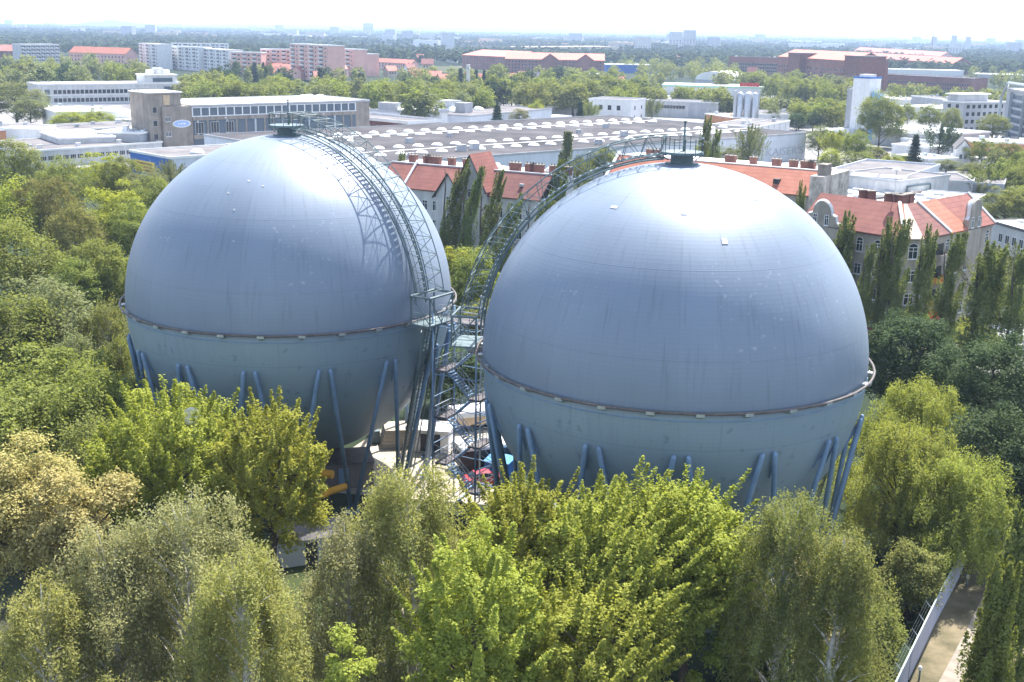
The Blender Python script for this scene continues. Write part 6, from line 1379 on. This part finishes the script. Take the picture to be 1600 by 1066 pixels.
slab("salmon_apartment_block", "short salmon end block at the right of the salmon row", (553, 84), (572, 85), 20, 14, 'pink', 5, bays=2)
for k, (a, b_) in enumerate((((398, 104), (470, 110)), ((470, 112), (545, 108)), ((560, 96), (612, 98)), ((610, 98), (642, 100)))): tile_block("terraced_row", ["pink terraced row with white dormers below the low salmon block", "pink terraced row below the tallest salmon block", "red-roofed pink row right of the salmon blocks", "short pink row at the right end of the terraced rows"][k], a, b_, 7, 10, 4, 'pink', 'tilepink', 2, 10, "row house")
slab("grey_apartment_block", "pale grey apartment block at the upper left", (32, 70), (92, 70), 22, 14, 'render', 6, bays=8)
tile_block("red_roof_block", "long orange-roofed block between the grey and white apartment blocks", (108, 82), (196, 85), 14, 16, 6, 'pink', 'tileorange', 3, 16)
tile_block("red_roof_block", "dark red block at the left edge of the far town", (-40, 80), (24, 80), 15, 16, 6, brickwall, 'tile', 3, 10)
block("beige_block", "beige block right of the dark red block at the left edge", (24, 78), (32, 78), 16, 14, 'beige', 'roofgrey', 'beige', 4, 3)
tile_block("red_roof_row", "long low red-roofed row at the left edge, behind the grey-green trees", (-30, 123), (70, 121), 6, 10, 4, 'pink', 'tileorange', 1, 10, "row house")
tile_block("red_roof_row", "short red-roofed row right of the long low one at the left edge", (70, 117), (135, 117), 6, 10, 4, 'pink', 'tileorange', 1, 8, "row house")
block("white_far_office", "wide white office row on the horizon plain, right of centre", (1232, 68), (1311, 69.4), 18, 20, 'white', 'roofwhite', floors=3, n=20, ww=3, hh=1.8, dist=3300)
block("white_far_tower", "pair of pale tower blocks in the far centre right, left one", (1046, 50), (1067, 50.4), 40, 20, 'render', 'roofgrey', floors=8, n=4, ww=3, hh=1.6, cat="tower block", dist=2900)
block("white_far_tower", "pair of pale tower blocks in the far centre right, right one", (1068, 47), (1088, 47.4), 46, 20, 'silver', 'roofgrey', floors=9, n=4, ww=3, hh=1.6, cat="tower block", dist=2950)
block("white_far_block", "pale block left of the far pair of tower blocks", (992, 58), (1018, 58.4), 22, 20, 'render', 'roofgrey', floors=5, n=6, ww=2.6, hh=1.5, dist=2500)
block("grey_far_tower", "square grey tower block on the horizon left of centre", (567, 36), (583, 36.3), 58, 24, 'silver', 'roofgrey', floors=12, n=4, ww=4, hh=2.2, cat="tower block", dist=6000)
for k, (a, b_, h, lab) in enumerate(((1455.8, 1465, 46, "leftmost far tower block beside the thin smokestack on the right horizon"), (1487, 1496, 50, "tall far tower block in the middle of the right horizon group"), (1509, 1518, 44, "right far tower block of the right horizon group"))): block("white_far_tower", lab, (a, (57.5, 55.5, 57.5)[k]), (b_, (57.6, 55.6, 57.6)[k]), h + 4, 20, 'silver', 'roofgrey', cat="tower block", dist=4200 + k * 60)
block("white_far_tower", "broad pale block below the tall far towers at the right", (1483, 72), (1504, 72.4), 36, 20, 'render', 'roofgrey', floors=6, n=4, ww=3, hh=1.6, cat="tower block", dist=2900)
p = G(1455, 84, 0); t = thing("smokestack", "thin dark smokestack on the right horizon", "chimney", p); MB().lathe([(2.2, 0), (1.3, 56), (0, 56)], n=10).build("shaft", M_['brick'], t)
p = G(1155, 84, 0)

# ---- suburban houses among the trees
hw = [MB().box(-4.5, -4, 0, 4.5, 4, 5.2).add([(-4.5, -4, 5.2), (-4.5, 4, 5.2), (-4.5, 0, 8.6), (4.5, -4, 5.2), (4.5, 0, 8.6), (4.5, 4, 5.2)], [(0, 2, 1), (3, 5, 4)]).mesh("wall", M_[k]) for k in ('white', 'render', 'beige')]
hr = [MB().add([(-5, -4.6, 4.7), (5, -4.6, 4.7), (5, 0, 8.9), (-5, 0, 8.9), (5, 4.6, 4.7), (-5, 4.6, 4.7), (-5, -4.6, 4.95), (5, -4.6, 4.95), (5, 0, 9.15), (-5, 0, 9.15), (5, 4.6, 4.95), (-5, 4.6, 4.95)], [(6, 7, 8, 9), (9, 8, 10, 11), (3, 2, 1, 0), (5, 4, 2, 3), (0, 1, 7, 6), (4, 5, 11, 10)]).mesh("roof", M_[k]) for k in ('tilepink', 'tile', 'roofgrey', 'tileorange')]
hx = MB().box(-.4, .8, 7.6, .4, 1.4, 10).mesh("chimney", M_['brick']); wsm = window_me(1.4, 1.5, 'plain')
rh = random.Random(21)
HOUSES = [(648, 122), (662, 128), (680, 126), (693, 132), (735, 128), (755, 131), (786, 127), (801, 130), (826, 132), (842, 128), (668, 106), (655, 96), (690, 92), (708, 94), (655, 88), (806, 135), (818, 126), (1100, 92), (1112, 97), (1095, 100), (570, 76), (500, 128), (905, 146), (965, 136), (560, 128), (440, 118), (425, 121), (640, 112), (610, 116), (1060, 96), (1205, 110), (1175, 116)]
hcount = {}
for k, (px, py) in enumerate(sorted(HOUSES)):
    p = G(px, py + 4, 0); wi = k % 3; ri = (0, 1, 0, 2, 3)[k % 5]; tone = ("white", "pale grey", "beige")[wi]; rt = ("bright red", "dark red", "grey", "orange")[ri]
    near_ = min((("brick school", 800), ("salmon blocks", 470), ("brick factory", 1180), ("slender white chimney", 731), ("terraced rows", 600)), key=lambda q_: abs(q_[1] - px))[0]
    key_ = (tone, rt, py < 110, near_); hcount[key_] = hcount.get(key_, 0) + 1
    t = thing("suburban_house", "%s house with %s roof, %s from left %s the %s" % (tone, rt, ("first", "second", "third", "fourth")[hcount[key_] - 1], "above" if py < 110 else "below", near_), "house", p, rh.uniform(-.5, .9), "suburban houses among the trees"); s_ = 1 + (0.35 if py < 110 else 0.1); t.scale = (s_, s_, s_)
    link("wall", hw[wi], t); link("roof", hr[ri], t); link("chimney", hx, t)
    for x in (-2.4, 0, 2.4): link("window", wsm, t, (x, -4.04, 2.4))
# ------------------------------------------------------------------ tree belts of the town: every tree one object
FAR = {}
def far_mesh(kind, lf, var):
    k = (kind, lf, var)
    if k in FAR: return FAR[k]
    rng = np.random.default_rng(hash_(kind + lf + "far") + var); H, W = 15, dict(broad=12, cone=6.5, column=4)[kind]
    P, Nn, S, limbs, ax = GEN[kind](rng, H, W, 1.4, .95, 2200 if kind == 'broad' else 1300, **(dict(nc=42, lump=.16) if kind == 'broad' else {}))
    FAR[k] = (leaf_mesh("crown", P, Nn, S, L_[lf], rng, .75), trunk_mb(rng, H, 1.4, limbs[:5], .28).mesh("trunk", M_['bark'])); return FAR[k]
BELT = []
def belt(where, poly, n, H, kinds, seed, group):
    """scatter tree tops inside a quadrilateral of the photograph; the trees are real ones standing on the ground"""
    r = random.Random(seed); out = []; (x0, y0), (x1, y1), d = poly; tries = 0
    while len(out) < n and tries < n * 40:
        tries += 1; u, v = r.random(), r.random(); px = x0 + (x1 - x0) * u; py = y0 + (y1 - y0) * u + d * v
        if any(abs(px - a) < 3.2 and abs(py - b_) < 1.6 for a, b_, *_ in out): continue
        out.append((px, py, r.choice(kinds), r.uniform(.78, 1.18)))
    for px, py, (kind, lf, tone), s in out:
        h = H * s; p = G(px, py, h * .98); p.z = 0
        if 0 < p.y < 2600: BELT.append((h / p.y, px, p, h, kind, lf, tone, where, group, r.randrange(3), r.uniform(0, 6.28), r.uniform(.85, 1.25)))
def grow_belts(limit=285):
    BELT.sort(key=lambda q_: -q_[0]); near, rest = BELT[:limit], BELT[limit:]; near.sort(key=lambda q_: q_[1]); cnt = {}
    for _, px, p, h, kind, lf, tone, where, group, var, rz, w in near:
        nm = dict(broad="town_tree", cone="fir_tree", column="slender_tree")[kind]; c = cnt[(nm, tone, where)] = cnt.get((nm, tone, where), 0) + 1
        lab = "%s %s %s, %s from left" % (tone, nm.split("_")[0].replace("town", "") + ("tree" if nm != "fir_tree" else ""), where, NTH[c]); lab = lab.replace("  ", " ").replace("slendertree", "slender tree")
        m = far_mesh(kind, lf, var); t = thing(nm, lab, "tree", p, rz, group); k = h / 15; w *= k; t.scale = (w, w, k)
        link("crown", m[0], t); link("trunk", m[1], t)
    # the smallest far ones read as one mass
    rng = np.random.default_rng(5); Ps = []; Ns = []; Ss = []
    for _, px, p, h, kind, lf, tone, where, group, var, rz, w in rest:
        n_ = 260; d = unit(rng.normal(size=(n_, 3))); r = .6 + .4 * rng.random(n_) ** .5; W = h * (.38 if kind == 'broad' else .18) * w
        Ps.append(d * np.array([W, W, h * .45]) * r[:, None] * (1 + .15 * rng.normal(size=n_))[:, None] + np.array([p.x, p.y, h * .55])); Ns.append(unit(d * .6 + np.array([0, 0, .4]) + rng.normal(size=(n_, 3)) * .5)); Ss.append(rng.uniform(1.2, 2.4, n_))
    if Ps:
        o = link("far_tree_belt", leaf_mesh("far_tree_belt", np.concatenate(Ps), np.concatenate(Ns), np.concatenate(Ss), L_['olive'], rng, .8)); tag(o, "small far trees between the town buildings", "trees", None, 'stuff')
NTH = ["", "first", "second", "third", "fourth", "fifth", "sixth", "seventh", "eighth", "ninth", "tenth"] + ["eleventh", "twelfth", "thirteenth", "fourteenth", "fifteenth", "sixteenth", "seventeenth", "eighteenth", "nineteenth", "twentieth"] + ["twenty-" + x for x in ("first", "second", "third", "fourth", "fifth", "sixth", "seventh", "eighth", "ninth")] + ["thirtieth"] + ["thirty-" + x for x in ("first", "second", "third", "fourth", "fifth", "sixth", "seventh", "eighth", "ninth")]
ORD = ["zero", "one", "two", "three", "four", "five", "six", "seven", "eight", "nine", "ten", "eleven", "twelve", "thirteen", "fourteen", "fifteen", "sixteen", "seventeen", "eighteen", "nineteen", "twenty", "twenty-one", "twenty-two", "twenty-three", "twenty-four", "twenty-five", "twenty-six", "twenty-seven", "twenty-eight", "twenty-nine", "thirty"]
g_, l_, d_, o_, f_, c_ = ('broad', 'green', "mid-green"), ('broad', 'olive', "olive"), ('broad', 'dark', "dark green"), ('broad', 'pale', "pale"), ('cone', 'conifer', "dark pointed"), ('column', 'poplar', "narrow")
belt("behind the white office block", ((-20, 96), (230, 92), 16), 44, 17, [g_, l_, g_, d_, o_], 1, "trees behind the white office")
belt("right of the white office penthouse", ((285, 112), (440, 118), 22), 34, 15, [g_, l_, g_, g_], 2, "trees right of the white office")
belt("behind the concrete office's white roof", ((420, 118), (760, 130), 18), 62, 15, [g_, l_, g_, o_], 3, "trees behind the concrete office")
belt("of firs below the terraced rows", ((330, 96), (720, 106), 14), 30, 15, [f_, f_, d_, c_], 4, "firs below the terraced rows")
belt("around the suburban houses", ((640, 100), (860, 112), 26), 46, 14, [g_, d_, f_, l_], 5, "trees around the suburban houses")
belt("in front of the brick school", ((770, 98), (960, 104), 34), 44, 16, [g_, g_, d_, l_], 6, "trees in front of the brick school")
belt("left of the long market hall", ((940, 106), (1035, 112), 36), 22, 15, [g_, g_, l_, d_], 7, "trees left of the long market hall")
belt("behind the arched hall", ((1035, 98), (1200, 110), 9), 16, 14, [g_, g_, l_], 17, "trees behind the arched hall")
belt("in front of the long market hall", ((1128, 148), (1200, 151), 8), 7, 10, [g_, l_, d_], 18, "trees in front of the long market hall")
belt("behind the parking area", ((820, 128), (1140, 137), 9), 34, 13, [g_, l_, g_, o_], 8, "trees behind the parking area")
belt("below the brick factory", ((1205, 106), (1360, 120), 22), 42, 15, [g_, g_, l_, o_], 9, "trees below the brick factory")
belt("left of the silo tower", ((1180, 150), (1330, 157), 16), 28, 11, [g_, g_, o_], 10, "trees left of the silo tower")
belt("right of the silo tower, before the brick works", ((1375, 128), (1580, 140), 13), 24, 12, [g_, l_, g_, d_], 11, "trees before the brick works")
belt("at the right edge beside the orange-walled shed", ((1560, 226), (1660, 236), 26), 10, 10, [g_, o_], 12, "trees at the right edge")
belt("above the beige factory and the arched hall", ((960, 82), (1150, 90), 20), 38, 15, [g_, d_, g_], 13, "trees above the arched hall")
belt("left of the apartment blocks", ((-20, 78), (230, 82), 10), 24, 15, [d_, g_, c_], 14, "trees by the far apartment blocks")
belt("at the far right edge", ((1520, 92), (1660, 100), 22), 20, 14, [g_, d_, d_], 15, "trees at the far right")

grow_belts()

# ---- far woods reading as one mass, and the pale specks of the far town
def far_woods():
    rng = np.random.default_rng(77); C = []; Wd = []
    for D0, D1, n in ((1500, 2600, 4200), (2600, 4200, 5600), (4200, 7000, 5600), (7000, 12000, 4200)):
        D = D0 + (D1 - D0) * rng.random(n) ** 1.1; n_ = n; az = rng.uniform(-.46, .46, n)
        x = D * np.sin(az); y = D * np.cos(az)
        keep = (np.sin(x * .0031 + 1.3 * np.sin(y * .0017)) + np.sin(y * .0042 + x * .0011) > -1.1)
        C.append(np.stack([x[keep], y[keep], 0 * x[keep]], 1)); Wd.append(np.full(keep.sum(), 1.0 if D0 < 2600 else 1.5 if D0 < 4200 else 2.4 if D0 < 7000 else 4.0))
    C = np.concatenate(C); Wd = np.concatenate(Wd); per = 9; k = np.repeat(np.arange(len(C)), per); m = len(k)
    d = unit(rng.normal(size=(m, 3))); d[:, 2] = np.abs(d[:, 2]); hh = rng.uniform(9, 17, len(C))
    P = C[k] + d * np.stack([6.5 * Wd[k], 6.5 * Wd[k], hh[k] * .5], 1) + np.array([0, 0, 1.0]) * (hh[k] * .48)[:, None]
    Nn = unit(d * .7 + np.array([0, 0, .5]) + rng.normal(size=(m, 3)) * .35)
    me = leaf_mesh("far_woods", P, Nn, 7.5 * Wd[k] * rng.uniform(.7, 1.3, m), L_['far'], rng, .8); o = link("far_woods", me); tag(o, kind='stuff')
    o['label'] = "distant dark woods and tree masses fading towards the horizon"; o['category'] = "woods"
far_woods()
rf = random.Random(99); FB = [(w_, h_, m_, MB().box(-w_ / 2, -6, 0, w_ / 2, 6, h_).mesh("far_building", M_[m_])) for w_, h_, m_ in ((40, 12, 'white'), (24, 18, 'render'), (70, 8, 'white'), (18, 26, 'silver'), (50, 10, 'pink'), (34, 15, 'beige'))]
FBT = {'white': "white", 'render': "pale", 'silver': "grey", 'pink': "reddish", 'beige': "beige"}
lst = []
for k in range(126):
    px = rf.uniform(-10, 1610); hz = 46 + (px - 800) * .0179; py = hz + 5 + 26 * rf.random() ** 1.2; lst.append((px, py, k))
lst.sort(); cnt = {}
for px, py, k in lst:
    p = G(px, py, 0)
    if p.y > 11000: continue
    w_, h_, m_, me = FB[k % 6]; side = "left" if px < 530 else "middle" if px < 1070 else "right"; far = "near the horizon" if p.y > 3500 else "before the far woods"
    q_ = (m_, w_, side, far); cnt[q_] = cnt.get(q_, 0) + 1; size = {40: "long", 24: "square", 70: "very long", 18: "tall narrow", 50: "low wide", 34: "blocky"}[w_]
    o = link("far_building", me, None, (p.x, p.y, 0), rf.uniform(-.4, .4)); s_ = 1 + p.y / 4500; o.scale = (s_, s_, 1 + p.y / 9000)
    tag(o, "%s %s building %s in the %s third, %s from the left" % (size, FBT[m_], far, side, NTH[cnt[q_]]), "building", "far town buildings")

# ------------------------------------------------------------------ haze
HAZE = True
if HAZE:
    hm, n, out = _nodes("summer_haze"); pv = n.nodes.new("ShaderNodeVolumePrincipled")
    pv.inputs['Color'].default_value = (.55, .72, 1.0, 1); pv.inputs['Density'].default_value = 0.00011; pv.inputs['Anisotropy'].default_value = 0.15
    n.links.new(pv.outputs[0], out.inputs['Volume'])
    hz = MB().box(-16600, -16600, -1.5, 16600, 16600, 78).build("haze", hm); tag(hz, kind='stuff'); hz['label'] = "thin bluish summer haze over the town"; hz['category'] = "haze"
